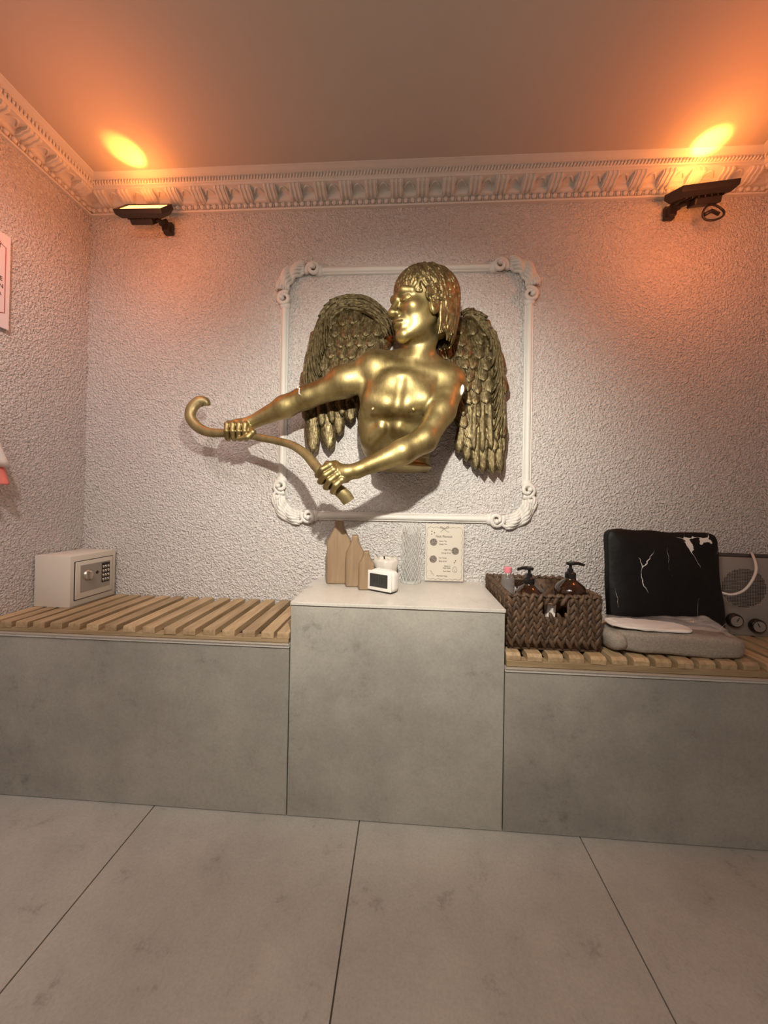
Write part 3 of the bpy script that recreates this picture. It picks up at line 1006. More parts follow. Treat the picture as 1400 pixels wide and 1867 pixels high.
    for ring, (z0, n, ln) in enumerate(((ztop - 0.001, 12, 0.030), (ztop - 0.005, 24, 0.040), (ztop - 0.014, 40, 0.045), (ztop - 0.026, 50, 0.048), (ztop - 0.040, 58, 0.050), (ztop - 0.056, 62, 0.052),
                                        (0.162, 60, 0.050), (0.142, 76, 0.046), (0.120, 84, 0.045), (0.098, 84, 0.045), (0.074, 80, 0.042), (0.050, 70, 0.040))):
        for j in range(n):
            az = 2 * PI * (j + rs.rand() * 0.8) / n - PI
            aa = abs(az)
            stop = 0.143 if aa < 0.75 else (0.128 if aa < 1.05 else (0.100 if aa < 1.38 else (0.108 if aa < 1.62 else 0.0)))
            stop += rs.uniform(-0.006, 0.006)
            if z0 - 0.010 < stop: continue
            m = 8
            L0 = ln * rs.uniform(0.8, 1.3)
            flow = rs.uniform(-0.10, 0.10) + (0.22 * math.copysign(1, az) if aa > 0.9 else 0.05)
            wav = rs.uniform(0.02, 0.07); ph = rs.rand() * 6
            pts = []; rad = []
            for k in range(m):
                t = k / (m - 1)
                z = max(z0 - L0 * t, stop - 0.004 * t)
                a_ = az + flow * t * t + wav * math.sin(t * 6 + ph)
                p = surf(a_, z)
                nr = p - np.array((0, hc[1], min(z, hc[2] + 0.02))); nr = nr / np.linalg.norm(nr)
                pts.append(L(*(p + nr * (0.0035 * math.sin(PI * t) - 0.0005)))); rad.append(SC * (0.0018 + 0.0028 * math.sin(PI * (0.12 + 0.80 * t))))
            G.chain(pts, rad, 0.0012)
    # small curl just above each ear, strands falling behind it
    for s in (-1, 1):
        for j in range(9):
            y = -0.014 - 0.0065 * j
            G.chain([L(s * 0.077, y, 0.132), L(s * 0.0765, y - 0.003, 0.100), L(s * 0.071, y - 0.002, 0.068), L(s * (0.066 - 0.0008 * j), y - 0.004, 0.040), L(s * 0.058, y - 0.002, 0.012 + 0.010 * rs.rand())], [0.0045, 0.0056, 0.0056, 0.0050, 0.002], 0.0015)
        cx = np.array((s * 0.083, 0.004, 0.128))
        G.chain([L(*(cx + np.array((s * 0.002, 0.011 * (1 - q / 9) * math.cos(q), 0.011 * (1 - q / 9) * math.sin(q))))) for q in np.linspace(0, 6.5, 12)], [0.0036] * 12, 0.001)
        for j in range(4):
            G.chain([L(s * 0.079, 0.030 - 0.006 * j, 0.128), L(s * 0.0795, 0.034 - 0.006 * j, 0.112), L(s * 0.076, 0.030 - 0.007 * j, 0.100 + 0.003 * j)], [0.005, 0.0048, 0.002], 0.001)
    me = G.mesh('hair'); to_local(me)
    link_mesh('hair', me, M['hair'], statue, True)
    return L


HL = build_body()

# ---- wings
def feather(V, F, UV, base, dirv, L, Wd, y, lift, bulge=0.007, tip=0.5, curve=0.0, nt=9, ns=6):
    """base: (x, z); dirv angle in the wall plane; feather lies at depth y (negative = towards the room)"""
    dx, dz = math.cos(dirv), math.sin(dirv)
    i0 = len(V)
    for i in range(nt):
        t = i / (nt - 1)
        wt = (min(1.0, 0.8 + 0.7 * t)) * math.sqrt(max(0.0, 1 - max(0, (t - (1 - tip)) / tip) ** 2.4))
        wt = max(wt, 0.05)
        cxx = base[0] + dx * L * t - dz * curve * L * t * t
        czz = base[1] + dz * L * t + dx * curve * L * t * t
        for j in range(ns + 1):
            s = j / ns * 2 - 1
            hh = y - lift * t ** 1.3 - bulge * (1 - s * s) * (1 - 0.25 * t) - (0.0028 if j == ns // 2 else 0)
            edge = 0.0
            if j in (0, ns): hh = y + 0.006
            px = cxx - dz * s * Wd / 2 * wt; pz = czz + dx * s * Wd / 2 * wt
            V.append((px, min(hh, -0.002), pz)); UV.append((s * 0.5 * (1 + 0.0) + t * 0.0 + random.random() * 0.0 + i0 * 0.013, t * L * 12 + abs(s) * 0.0))
    for i in range(nt - 1):
        for j in range(ns):
            a = i0 + i * (ns + 1) + j
            F.append((a, a + 1, a + ns + 2, a + ns + 1))
    # close the tip and the back
    a = i0 + (nt - 1) * (ns + 1)
    V.append((V[a + ns // 2][0], y + 0.008, V[a + ns // 2][2])); UV.append((0, 0))
    c = len(V) - 1
    for j in range(ns): F.append((a + j, a + j + 1, c))


def wing(outline, yb, rows, lead, tips, name='wing', layers=5):
    V = []; F = []; UV = []
    w2 = lambda u, v: (lambda q: (q.x, q.z))(P(u, v, yb))
    # body slab from the outline (kept a little inside the feathers)
    cu = sum(p[0] for p in outline) / len(outline); cv = sum(p[1] for p in outline) / len(outline)
    ring = [(cu + (u - cu) * 0.95, cv + (v - cv) * 0.95) for u, v in outline]
    n = len(ring)
    i0 = len(V)
    for u, v in ring:
        q = w2(u, v); V.append((q[0], -0.004, q[1])); UV.append((u * .02, v * .02))
    for u, v in ring:
        q = w2(u, v); V.append((q[0], yb + 0.020, q[1])); UV.append((u * .02, v * .02))
    for u, v in ring:
        q = w2(cu + (u - cu) * 0.8, cv + (v - cv) * 0.8); V.append((q[0], yb + 0.006, q[1])); UV.append((u * .02, v * .02))
    for k in range(n):
        F.append((i0 + k, i0 + (k + 1) % n, i0 + n + (k + 1) % n, i0 + n + k))
        F.append((i0 + n + k, i0 + n + (k + 1) % n, i0 + 2 * n + (k + 1) % n, i0 + 2 * n + k))
    F.append(tuple(i0 + 2 * n + k for k in range(n)))
    PXM = 510.0
    for (u0, v0, u1, v1, wd, dy, lift) in tips:
        a = w2(u0, v0); c = w2(u1, v1)
        L = math.hypot(c[0] - a[0], c[1] - a[1])
        feather(V, F, UV, a, math.atan2(c[1] - a[1], c[0] - a[0]), L, wd / PXM, yb + dy, lift, 0.008, 0.25, random.uniform(-.03, .03), 14, 6)
    for (u, v, ang, ln, wd, dy) in rows:
        a = w2(u, v)
        feather(V, F, UV, a, ang, ln / PXM, wd / PXM, yb + dy, 0.012, 0.006, 0.36, random.uniform(-.1, .1), 9, 6)
    # leading edge: overlapping long strands that follow the arc
    pts = [Vector((w2(u, v)[0], 0, w2(u, v)[1])) for u, v in lead]
    crv = catmull(pts, 10)
    m = len(crv)
    ctr = sum(crv, Vector()) / m
    for lay in range(layers):
        off = 0.004 + lay * 0.0095
        k = random.randint(0, 2)
        while k < m - 6:
            p0 = crv[k]; tg = (crv[min(k + 5, m - 1)] - p0).normalized()
            inn = Vector((tg.z, 0, -tg.x))
            if inn.dot(ctr - p0) < 0: inn = -inn
            q = p0 + inn * off
            sgn = 1 if Vector((-tg.z, 0, tg.x)).dot(ctr - p0) > 0 else -1
            dev = -0.02 * sgn if lay < 2 else 0.14 * sgn
            a = math.atan2(tg.z, tg.x) + dev + random.uniform(-0.09, 0.09)
            feather(V, F, UV, (q.x, q.z), a, (0.062 if k > 14 else 0.034) * random.uniform(0.85, 1.2), 0.014, yb - 0.010 - 0.010 * math.sin(PI * (lay + .5) / 5), 0.004, 0.006, 0.7, sgn * 0.35 * 0.62, 9, 4)
            k += 3
    b = MB()
    vs = [b.bm.verts.new(v) for v in V]
    uvl = b.bm.loops.layers.uv.new('UVMap')
    for f in F:
        try: fc = b.bm.faces.new([vs[i] for i in f])
        except ValueError: continue
        for lp, i in zip(fc.loops, f): lp[uvl].uv = UV[i]
    return b.build(name, M['feather'], statue, smooth=True)


OL = [(723, 612), (717, 586), (700, 563), (677, 546), (654, 539), (626, 541), (605, 552), (589, 568), (574, 603), (563, 631), (554, 674), (553, 717), (556, 800), (585, 800), (612, 780), (640, 745), (655, 720), (680, 700), (700, 650)]
rowsL = []
for r in range(8):
    v = 570 + r * 19
    left = 586 - r * 4.5; right = 672 + (6 - r) * 3 if r < 4 else 672
    nn = int((right - left) / 19)
    for c in range(nn + 1):
        u = left + (right - left) * c / nn + (8 if r % 2 else 0)
        if u > 705 or (r == 0 and (u < 596 or u > 668)): continue
        rowsL.append((u, v - 4 + random.uniform(-3, 3), math.radians(-93 + 7 * math.sin(c) - (u - 620) * 0.10), 33 + r * 1.5, 27, -0.004 + 0.0006 * r))
tipsL = [(566, 700, 571, 828, 28, 0.000, 0.008), (590, 700, 599, 822, 28, 0.003, 0.008), (608, 690, 622, 794, 24, 0.001, 0.008), (628, 690, 642, 770, 24, -0.002, 0.007),
         (648, 680, 655, 752, 22, 0.000, 0.006), (580, 690, 592, 780, 18, -0.010, 0.006), (598, 680, 606, 774, 18, -0.012, 0.006), (563, 690, 561, 768, 18, -0.010, 0.006), (616, 680, 627, 760, 18, -0.012, 0.005), (638, 670, 646, 736, 16, -0.010, 0.005)]
wing(OL, -0.055, rowsL, [(726, 614), (718, 586), (700, 563), (677, 547), (652, 541), (626, 543), (606, 553), (590, 569), (575, 603), (564, 634), (556, 674), (555, 715)], tipsL)
OR_ = [(815, 600), (831, 575), (849, 567), (869, 571), (889, 589), (907, 614), (916, 646), (920, 683), (921, 746), (922, 817), (912, 850), (880, 852), (860, 840), (835, 812), (845, 760), (840, 717), (806, 650)]
rowsR = []
for r in range(11):
    v = 588 + r * 19
    left = 838 - r * 1.0 if r < 2 else (814 + max(0, r - 4) * 6); right = 884 + min(r, 4) * 4.5
    nn = max(2, int((right - left) / 19))
    for c in range(nn + 1):
        u = left + (right - left) * c / nn + (7 if r % 2 else 0)
        if u > 915: continue
        rowsR.append((u, v - 6 + random.uniform(-3, 3), math.radians(-84 + 7 * math.sin(c * 2) + (r - 5) * 0.6), 33 + r * 1.8, 27, -0.004 + 0.0006 * r))
tipsR = [(850, 745, 838, 826, 20, 0.002, 0.006), (862, 750, 852, 842, 20, 0.000, 0.006), (872, 755, 866, 856, 20, 0.001, 0.006), (884, 755, 882, 864, 20, -0.001, 0.006), (896, 750, 897, 866, 20, 0.000, 0.006),
         (908, 740, 911, 864, 22, 0.002, 0.007), (914, 700, 920, 830, 18, 0.004, 0.004), (866, 740, 861, 822, 14, -0.008, 0.005), (880, 740, 878, 826, 14, -0.009, 0.005), (893, 740, 893, 822, 14, -0.009, 0.005), (905, 720, 908, 806, 16, -0.008, 0.005)]
wing(OR_, -0.060, rowsR, [(836, 576), (842, 571), (851, 568), (869, 572), (889, 590), (906, 615), (915, 648), (919, 690), (920, 740), (921, 790)], tipsR, layers=3)

# ---- bow
bow = catmull([P(377, 740, -0.120), P(374, 733, -0.125), P(362, 733, -0.130), P(350, 746, -0.136), P(349, 763, -0.142), P(362, 779, -0.148), P(381, 788, -0.154), P(409, 790, -0.160), P(440, 791, -0.165),
               P(470, 797, -0.176), P(506, 804, -0.195), P(534, 812, -0.215), P(557, 827, -0.238), P(571, 843, -0.258), P(586, 861, -0.280), P(612, 888, -0.284), P(628, 902, -0.278), P(637, 914, -0.272)], 5)
knots = [0.015, 0.018, 0.0195, 0.0195, 0.019, 0.018, 0.016, 0.014, 0.0125, 0.0125, 0.0125, 0.0135, 0.015, 0.0155, 0.0155, 0.0175, 0.0200, 0.0195]
rad = [knots[min(i // 5, 17)] * (1 - (i % 5) / 5) + knots[min(i // 5 + 1, 17)] * (i % 5) / 5 for i in range(len(bow))]
b = MB(); b.tube(bow, [q * 0.75 for q in rad], 16, 1.333, up=(0, -1, 0))
b.build('bow', M['bowgold'], statue, auto=50)

# ---- crack round the reaching arm and a chip on the other shoulder
b = MB()
cp = []
for k in range(13):
    q = -0.2 + k / 12 * 2.9
    t = 0.004 * math.sin(k * 2.1)
    c0 = P(555, 725, -0.155)
    ax = (P(520, 742, -0.155) - P(600, 706, -0.155)).normalized()
    n1 = Vector((0, -1, 0)); n2 = ax.cross(n1).normalized()
    if n2.z < 0: n2 = -n2
    cp.append(c0 + ax * t + (n1 * math.sin(q) + n2 * math.cos(q)) * 0.0392)
b.tube(cp, 0.0022, 5)
b.build('repair_seam', M['chip'], statue)
b = MB()
b.ell(P(836, 713, -0.186), (0.010, 0.030, 0.024), (0.2, 0.15, 0.5), 12, 8)
b.build('chipped_patch', M['chip'], statue, smooth=True)['label'] = 'bare white plaster chip on the shoulder'

# ================================================================== FLOODLIGHTS
def floodlight(c, tilt, roll, bx, label, cable):
    t = empty('floodlight', c, label, 'floodlight', 'amber floodlights below the cornice')
    c = Vector(c)
    R = (Euler((0, roll, 0)).to_matrix() @ Euler((tilt, 0, 0)).to_matrix())
    T = lambda x, y, z: c + R @ Vector((x, y, z))
    b = MB()
    W2, D2 = 0.090, 0.044
    rim = [(-W2, -D2), (W2, -D2), (W2, D2), (-W2, D2)]
    def ring(k, z): return [T(x * (1 - (1 - k) * 0.5), y * k, z) for x, y in rim]
    V = ring(0.72, -0.022) + ring(1.0, -0.008) + ring(1.0, 0.008) + ring(0.90, 0.008) + ring(0.86, 0.002)
    Fc = [(3, 2, 1, 0)]
    for q in range(4):
        for k in range(4): Fc.append((q * 4 + k, q * 4 + (k + 1) % 4, q * 4 + 4 + (k + 1) % 4, q * 4 + 4 + k))
    Fc.append((16, 17, 18, 19))
    b.raw(V, Fc)
    for k in range(7):
        b.box(T(-0.06 + k * 0.02, 0, -0.023), (0.004, 0.055, 0.008), R)
    b.build('housing', M['black'], t, bev=0.002)
    b = MB(); b.box(T(0, 0, 0.0040), (0.150, 0.070, 0.003), R)
    b.build('lamp_glass', M['led'], t)
    s_ = -1 if bx > 0 else 1
    b = MB(); b.box(T(0.018 * s_, 0.000, -0.034), (0.086, 0.040, 0.022), R, 0.004)
    b.build('driver_box', M['black'], t)
    b = MB()
    q = Vector((c.x + bx, -0.024, c.z - 0.020))
    b.box(q + Vector((0, 0.012, 0)), (0.034, 0.016, 0.044), None, 0.003)
    b.box(q + Vector((0, -0.002, -0.004)), (0.026, 0.020, 0.034), (0.15, 0, 0), 0.003)
    b.tube([q + Vector((0, -0.004, 0.006)), T(bx * 0.62, 0.004, -0.030)], 0.008, 8)
    b.ell(q + Vector((-bx * 0.30, -0.004, 0.008)), (0.015, 0.010, 0.010))
    b.box(q + Vector((-bx * 0.12, -0.008, 0.012)), (0.030, 0.012, 0.012), (0, 0.3 * s_, 0), 0.002)
    b.build('bracket', M['black'], t)
    if cable:
        b = MB()
        cc = c + Vector((0.052, 0.015, -0.066))
        b.tube([cc + Vector((0.034 * math.cos(q), 0.004 * math.sin(2 * q), 0.026 * math.sin(q))) for q in np.linspace(0.9, 0.9 + 2 * PI * 1.05, 30)], 0.0034, 8)
        b.tube([cc + Vector((-0.028, 0, -0.006)), cc + Vector((-0.005, 0, 0.006)), cc + Vector((0.018, 0, -0.006))], 0.006, 8)
        b.build('cable_loop', M['black'], t, smooth=True)
    return t


floodlight(P(263, 381, -0.085), 0.84, 0.02, 0.046, 'black amber floodlight near the left corner, without a hanging cable loop', False)
floodlight(P(1279, 346, -0.085), 0.42, -0.10, -0.052, 'black amber floodlight near the right corner, with a cable loop hanging below', True)

# ================================================================== THINGS ON THE PEDESTAL
def bottle_block(u, vb, vt, wpx, y, rz, label):
    """flat carved wooden bottle shape standing on the pedestal"""
    c = P(u, vb, y); c.z = HP
    h = (P(u, vt, y) - P(u, vb, y)).z
    hw = wpx / 2 / (FPX / (1.3346 + y))
    t = empty('wooden_bottle_block', c, label, 'wooden ornament', 'carved wooden bottle blocks', rz)
    nk = hw * 0.36
    prof = [(hw * 0.97, 0), (hw, 0.1), (hw, 0.655), (hw * 0.90, 0.70), (hw * 0.70, 0.765), (hw * 0.54, 0.83), (nk * 1.12, 0.885), (nk, 0.93), (nk * 1.05, 1.0)]
    R = Euler((0, 0, rz)).to_matrix()
    poly = [c + R @ Vector((x, 0, z * h)) for x, z in prof] + [c + R @ Vector((-x, 0, z * h)) for x, z in reversed(prof)]
    b = MB(); n = R @ Vector((0, hw * 0.62, 0))
    b.prism(poly, -n, n)
    o = b.build('carved_block', M['block'], t, auto=35, bev=0.005)
    return t


bottle_block(618, 1062, 948, 43, -0.085, 0.12, 'tallest of the three carved wooden bottle blocks beside the clock')
bottle_block(647, 1068, 975, 33, -0.125, 0.12, 'middle sized carved wooden bottle block, between the tallest and the smallest')
bottle_block(668, 1074, 1004, 28, -0.165, 0.12, 'smallest carved wooden bottle block, just behind the white clock')

# clock
cc = PZ(700, 1082, HP); cc = Vector((0.250, -0.185, HP))
rz = -0.52
ck = empty('digital_clock', cc, 'white rounded digital clock with a dark screen on the pedestal', 'clock', None, rz)
R = Euler((0, 0, rz)).to_matrix()
T = lambda x, y, z: cc + R @ Vector((x, y, z))
b = MB(); b.box(T(0, 0.0, 0.0365), (0.096, 0.044, 0.068), (0, 0, rz), 0.0165, 6); b.build('casing', M['white'], ck, auto=45)
b = MB(); b.box(T(-0.002, -0.0215, 0.037), (0.090, 0.006, 0.062), (0, 0, rz), 0.0028, 3); b.build('front_bezel', M['white'], ck, auto=45)
b = MB(); b.box(T(-0.004, -0.0245, 0.038), (0.068, 0.0015, 0.042), (0, 0, rz), 0.0005, 1); scr = b.build('screen', M['lcd'], ck)
b = MB()
for dx in (-0.022, -0.009, 0.008, 0.021):
    for sx, sz, wx, wz in ((0, 0.009, 0.007, 0.0012), (0, 0, 0.007, 0.0012), (0, -0.009, 0.007, 0.0012), (0.0042, 0.0045, 0.0012, 0.007), (-0.0042, 0.0045, 0.0012, 0.007), (0.0042, -0.0045, 0.0012, 0.007), (-0.0042, -0.0045, 0.0012, 0.007)):
        b.box(T(-0.004 + dx + sx, -0.0254, 0.039 + sz), (wx, 0.0005, wz), (0, 0, rz))
b.build('digits', M['lcdseg'], scr)
b = MB(); b.box(T(0, 0.0, 0.0710), (0.050, 0.016, 0.004), (0, 0, rz), 0.0015, 2); b.build('snooze_button', M['white'], ck)
b = MB(); b.box(T(0, 0, 0.0015), (0.078, 0.034, 0.003), (0, 0, rz)); b.build('foot', M['blackplastic'], ck)

# white ruffled wax dish
c = Vector((0.250, -0.085, HP))
t = empty('ruffled_candle_dish', c, 'white ruffled candle dish half hidden behind the clock', 'candle dish')
V = []; F = []
NS, NR = 48, 9
prof = [(0.018, 0.0), (0.030, 0.004), (0.036, 0.016), (0.041, 0.030), (0.046, 0.042), (0.041, 0.048), (0.032, 0.044), (0.026, 0.034), (0.004, 0.030)]
for i, (r, z) in enumerate([(r * 0.98, z * 1.95) for r, z in prof]):
    for j in range(NS):
        a = 2 * PI * j / NS
        k = 1 + 0.05 * math.sin(a * 6 + i * 1.1) + 0.03 * math.sin(a * 11 - i * 1.7)
        V.append(c + Vector((r * k * math.cos(a), r * k * math.sin(a), z + 0.0015 * math.sin(a * 5 + i))))
for i in range(len(prof) - 1):
    for j in range(NS): F.append((i * NS + j, i * NS + (j + 1) % NS, (i + 1) * NS + (j + 1) % NS, (i + 1) * NS + j))
F.append(tuple(reversed(range(NS)))); F.append(tuple(range((len(prof) - 1) * NS, len(prof) * NS)))
b = MB(); b.raw(V, F); b.build('dish', M['wax'], t, smooth=True)
b = MB(); b.ell(c + Vector((0, 0, 0.070)), (0.025, 0.025, 0.020), None, 20, 10); b.build('wax', M['wax'], t, smooth=True)
b = MB(); b.tube([c + Vector((-0.004, -0.006, 0.086)), c + Vector((-0.006, -0.007, 0.099))], 0.0028, 6); b.build('wick', M['dark'], t)

# cut crystal vase
c = Vector((0.338, -0.048, HP))
t = empty('crystal_vase', c, 'tall cut glass cylinder vase beside the menu card', 'vase')
V = []; F = []
NS, NZ = 14, 13
HV = 0.208
def vz(r0, r1, facet):
    base = len(V)
    for i in range(NZ):
        z = (0.0 if facet else 0.012) + (HV - (0.0 if facet else 0.012)) * i / (NZ - 1)
        for j in range(NS):
            a = 2 * PI * (j + (0.5 if i % 2 else 0)) / NS
            r = r0 + (0.0042 if (facet and (i + j) % 2 == 0 and 0 < i < NZ - 1) else 0)
            V.append(c + Vector((r * math.cos(a), r * math.sin(a), z)))
    for i in range(NZ - 1):
        for j in range(NS):
            a = base + i * NS + j; bb = base + i * NS + (j + 1) % NS
            if i % 2 == 0: F.extend([(a, bb, a + NS), (bb, bb + NS, a + NS)])
            else: F.extend([(a, bb + NS, a + NS), (a, bb, bb + NS)])
    return base
o0 = vz(0.0325, 0.0325, True); i0 = vz(0.0265, 0.0265, False)
for j in range(NS):
    a = o0 + (NZ - 1) * NS; bq = i0 + (NZ - 1) * NS
    F.append((a + j, a + (j + 1) % NS, bq + (j + 1) % NS, bq + j))
F.append(tuple(o0 + j for j in range(NS))); F.append(tuple(i0 + j for j in range(NS)))
b = MB(); b.raw(V, F); b.build('glass_body', M['crystal'], t)
b = MB()
for i in range(NZ - 1):
    for j in range(NS):
        a0 = V[o0 + i * NS + j]
        if i % 2 == 0: nb = (o0 + (i + 1) * NS + j, o0 + (i + 1) * NS + (j - 1) % NS)
        else: nb = (o0 + (i + 1) * NS + j, o0 + (i + 1) * NS + (j + 1) % NS)
        for q in nb: b.tube([a0, V[q]], 0.0009, 5, cap=False)
b.lathe(c, [(0.031, 0.0), (0.0335, 0.003), (0.031, 0.010)], 28)
b.build('cut_ridge_glints', M['ridge_glint'], t)  # bright lattice painted as glints along the facet edges, with the foot

# menu card in an acrylic stand
mx0, mx1, my = 0.388, 0.528, -0.030
t = empty('menu_stand', ((mx0 + mx1) / 2, my, HP), 'small cream menu card with a scalloped border in a clear stand', 'menu')
mw, mh = mx1 - mx0, 0.212
b = MB(); b.box(((mx0 + mx1) / 2, my, HP + mh / 2), (mw, 0.003, mh), bev=0.0004, seg=1)
b.build('clear_stand', M['clear'], t)
b = MB(); b.box(((mx0 + mx1) / 2, my - 0.0024, HP + mh / 2 + 0.002), (mw - 0.004, 0.0012, mh - 0.008)); card = b.build('card', M['card'], t)
b = MB()
yf = my - 0.0034
Q = lambda fx, fz: Vector((mx0 + mw * fx, yf, HP + mh * (1 - fz)))
# scalloped border: fractions across the stand in the photo
def scallop(p, q, n, out):
    res = []
    for i in range(n):
        for k in range(8):
            s = (i + k / 8) / n
            d = abs(math.sin(PI * (s * n))) * 0.020
            res.append((p[0] + (q[0] - p[0]) * s + out[0] * d, p[1] + (q[1] - p[1]) * s + out[1] * d * 0.66))
    return res
bd = scallop((0.07, 0.075), (0.93, 0.075), 6, (0, -1.4)) + scallop((0.93, 0.075), (0.93, 0.93), 7, (1.4, 0)) + scallop((0.93, 0.93), (0.07, 0.93), 6, (0, 1.4)) + scallop((0.07, 0.93), (0.07, 0.075), 7, (-1.4, 0))
bd.append(bd[0])
b.tube([Q(*p) for p in bd], 0.00045, 4, cap=False)
b.build('border_line', M['ink'], card)
b = MB()
for pts in ([(0.48, 0.085), (0.40, 0.05), (0.39, 0.075), (0.48, 0.088)], [(0.49, 0.085), (0.58, 0.04), (0.60, 0.07), (0.49, 0.088)], [(0.48, 0.088), (0.39, 0.145)], [(0.49, 0.088), (0.54, 0.125), (0.62, 0.14)]):
    b.tube([Q(*p) for p in catmull([(x, y, 0) for x, y in pts], 5) for p in [(p[0], p[1])]], 0.0006, 5)
b.build('ribbon_bow', M['ink'], card)
for fx, fz in ((0.17, 0.13), (0.24, 0.155), (0.17, 0.18), (0.79, 0.625), (0.76, 0.655)):
    b = MB(); b.ell(Q(fx, fz), (0.0022, 0.0006, 0.0018)); b.build('dot', M['ink'], card)
b = MB()
b.tube([Q(*p) for p in ((0.13, 0.81), (0.17, 0.80), (0.16, 0.83), (0.20, 0.82), (0.18, 0.86), (0.23, 0.85), (0.22, 0.88), (0.25, 0.88))], 0.0005, 4)
b.build('squiggle', M['ink'], card)
for fx, fz in ((0.22, 0.315), (0.775, 0.46), (0.215, 0.605)):
    b = MB()
    c0 = Q(fx, fz)
    V = [c0 + Vector((0.0132 * math.cos(a), 0, 0.0132 * math.sin(a))) for a in np.linspace(0, 2 * PI, 24, endpoint=False)]
    b.prism(V, (0, 0.0002, 0), (0, -0.0004, 0))
    b.build('round_picture', M['photo'], card)
c0 = Q(0.77, 0.775)
b = MB()
b.tube([c0 + Vector((0.0080 * math.cos(a), 0, 0.0105 * math.sin(a))) for a in np.linspace(0, 2 * PI, 20)], 0.0005, 4)
b.tube([c0 + Vector((-0.005, 0, 0.003)), c0 + Vector((-0.002, 0, 0.003))], 0.0006, 4); b.tube([c0 + Vector((0.002, 0, 0.003)), c0 + Vector((0.005, 0, 0.003))], 0.0006, 4)
b.tube([c0 + Vector((-0.003, 0, -0.005)), c0 + Vector((0.003, 0, -0.005))], 0.0006, 4)
b.build('face_drawing', M['ink'], card)
RT = (PI / 2, 0, 0)
text('Nuit Flovout', 0.0125, M['ink'], Q(0.27, 0.235), RT, card, name='title_lettering', sx=0.92)
for lines, x, al in ((((0.305, 'Detox Tea'), (0.355, 'Ginger Tea')), 0.36, 'LEFT'), (((0.45, 'Night Tea'), (0.505, 'Energy Drink')), 0.665, 'RIGHT'), (((0.59, 'Hot Towel'), (0.645, 'Body Scrub')), 0.36, 'LEFT'), (((0.725, 'Sauna or'), (0.76, 'Foam Bath'), (0.815, 'Face Mask')), 0.66, 'RIGHT'), (((0.895, 'Hammam mask'),), 0.58, 'RIGHT')):
    for fz, tx in lines:
        text(tx, 0.0062, M['ink'], Q(x, fz), RT, card, al, name='lettering')

# ================================================================== SAFE
sx0, sx1, sy0, sy1 = -0.940, -0.806, -0.192, -0.010
sh = 0.174
zs = ZSL
c = Vector(((sx0 + sx1) / 2, (sy0 + sy1) / 2, zs))
t = empty('small_safe', c, 'small cream steel safe with keypad on the left slatted deck', 'safe', None, -0.03)
rz = -0.03
R = Euler((0, 0, rz)).to_matrix()
T = lambda x, y, z: c + R @ Vector((x, y, z))
wx, wy = sx1 - sx0, sy1 - sy0
b = MB(); b.box(T(0, 0, sh / 2), (wx, wy, sh), (0, 0, rz), 0.003, 2); b.build('body', M['safe'], t, auto=40)
b = MB(); b.box(T(wx / 2 + 0.0002, 0, sh / 2), (0.003, wy - 0.028, sh - 0.040), (0, 0, rz), 0.001, 1); b.build('door_gap', M['dark'], t)
b = MB(); b.box(T(wx / 2 + 0.0012, 0, sh / 2), (0.005, wy - 0.033, sh - 0.045), (0, 0, rz), 0.002, 2); dr = b.build('door', M['safe'], t, auto=40)
px = wx / 2 + 0.0040
b = MB(); b.box(T(px, 0.002, sh / 2 + 0.004), (0.002, wy - 0.062, sh - 0.080), (0, 0, rz), 0.0008, 1); b.build('control_plate', M['grey'], dr)
b = MB(); b.box(T(px + 0.0015, 0.042, sh / 2 + 0.010), (0.002, 0.034, 0.072), (0, 0, rz), 0.0008, 1); b.build('keypad', M['dark'], dr)
for i in range(4):
    for j in range(3):
        b = MB(); b.ell(T(px + 0.0026, 0.0315 + 0.0105 * j, sh / 2 - 0.016 + 0.0158 * i), (0.0022, 0.0045, 0.0060), (0, 0, rz), 10, 6); b.build('key', M['chrome'], dr, smooth=True)
b = MB()
cd = T(px, -0.030, sh / 2 + 0.014)
V = []
RY = R @ Euler((0, PI / 2, 0)).to_matrix()
prof = [(0.0185, 0), (0.0185, 0.004), (0.016, 0.007), (0.015, 0.008)]
NSG = 28; V = []; F = []
for r, z in prof:
    for j in range(NSG):
        a = 2 * PI * j / NSG; V.append(cd + RY @ Vector((r * math.cos(a), r * math.sin(a), z)))
for i in range(len(prof) - 1):
    for j in range(NSG): F.append((i * NSG + j, i * NSG + (j + 1) % NSG, (i + 1) * NSG + (j + 1) % NSG, (i + 1) * NSG + j))
F.append(tuple(range((len(prof) - 1) * NSG, len(prof) * NSG)))
b.raw(V, F)
b.box(cd + R @ Vector((0.011, 0, 0)), (0.010, 0.008, 0.030), (0, 0, rz), 0.003, 3)
b.build('dial', M['chrome'], dr, auto=40)
b = MB(); b.ell(T(px + 0.001, 0.0065, sh / 2 + 0.016), (0.003, 0.0055, 0.0060), (0, 0, rz), 12, 8); b.build('keyhole', M['dark'], dr)

# ================================================================== BASKET
bx0, bx1, by0, by1 = 0.612, 0.862, -0.297, -0.035
bz0, bh = ZSR, 0.152
t = empty('woven_basket', ((bx0 + bx1) / 2, (by0 + by1) / 2, bz0), 'dark brown woven basket with cut handle slots beside the pedestal', 'basket')


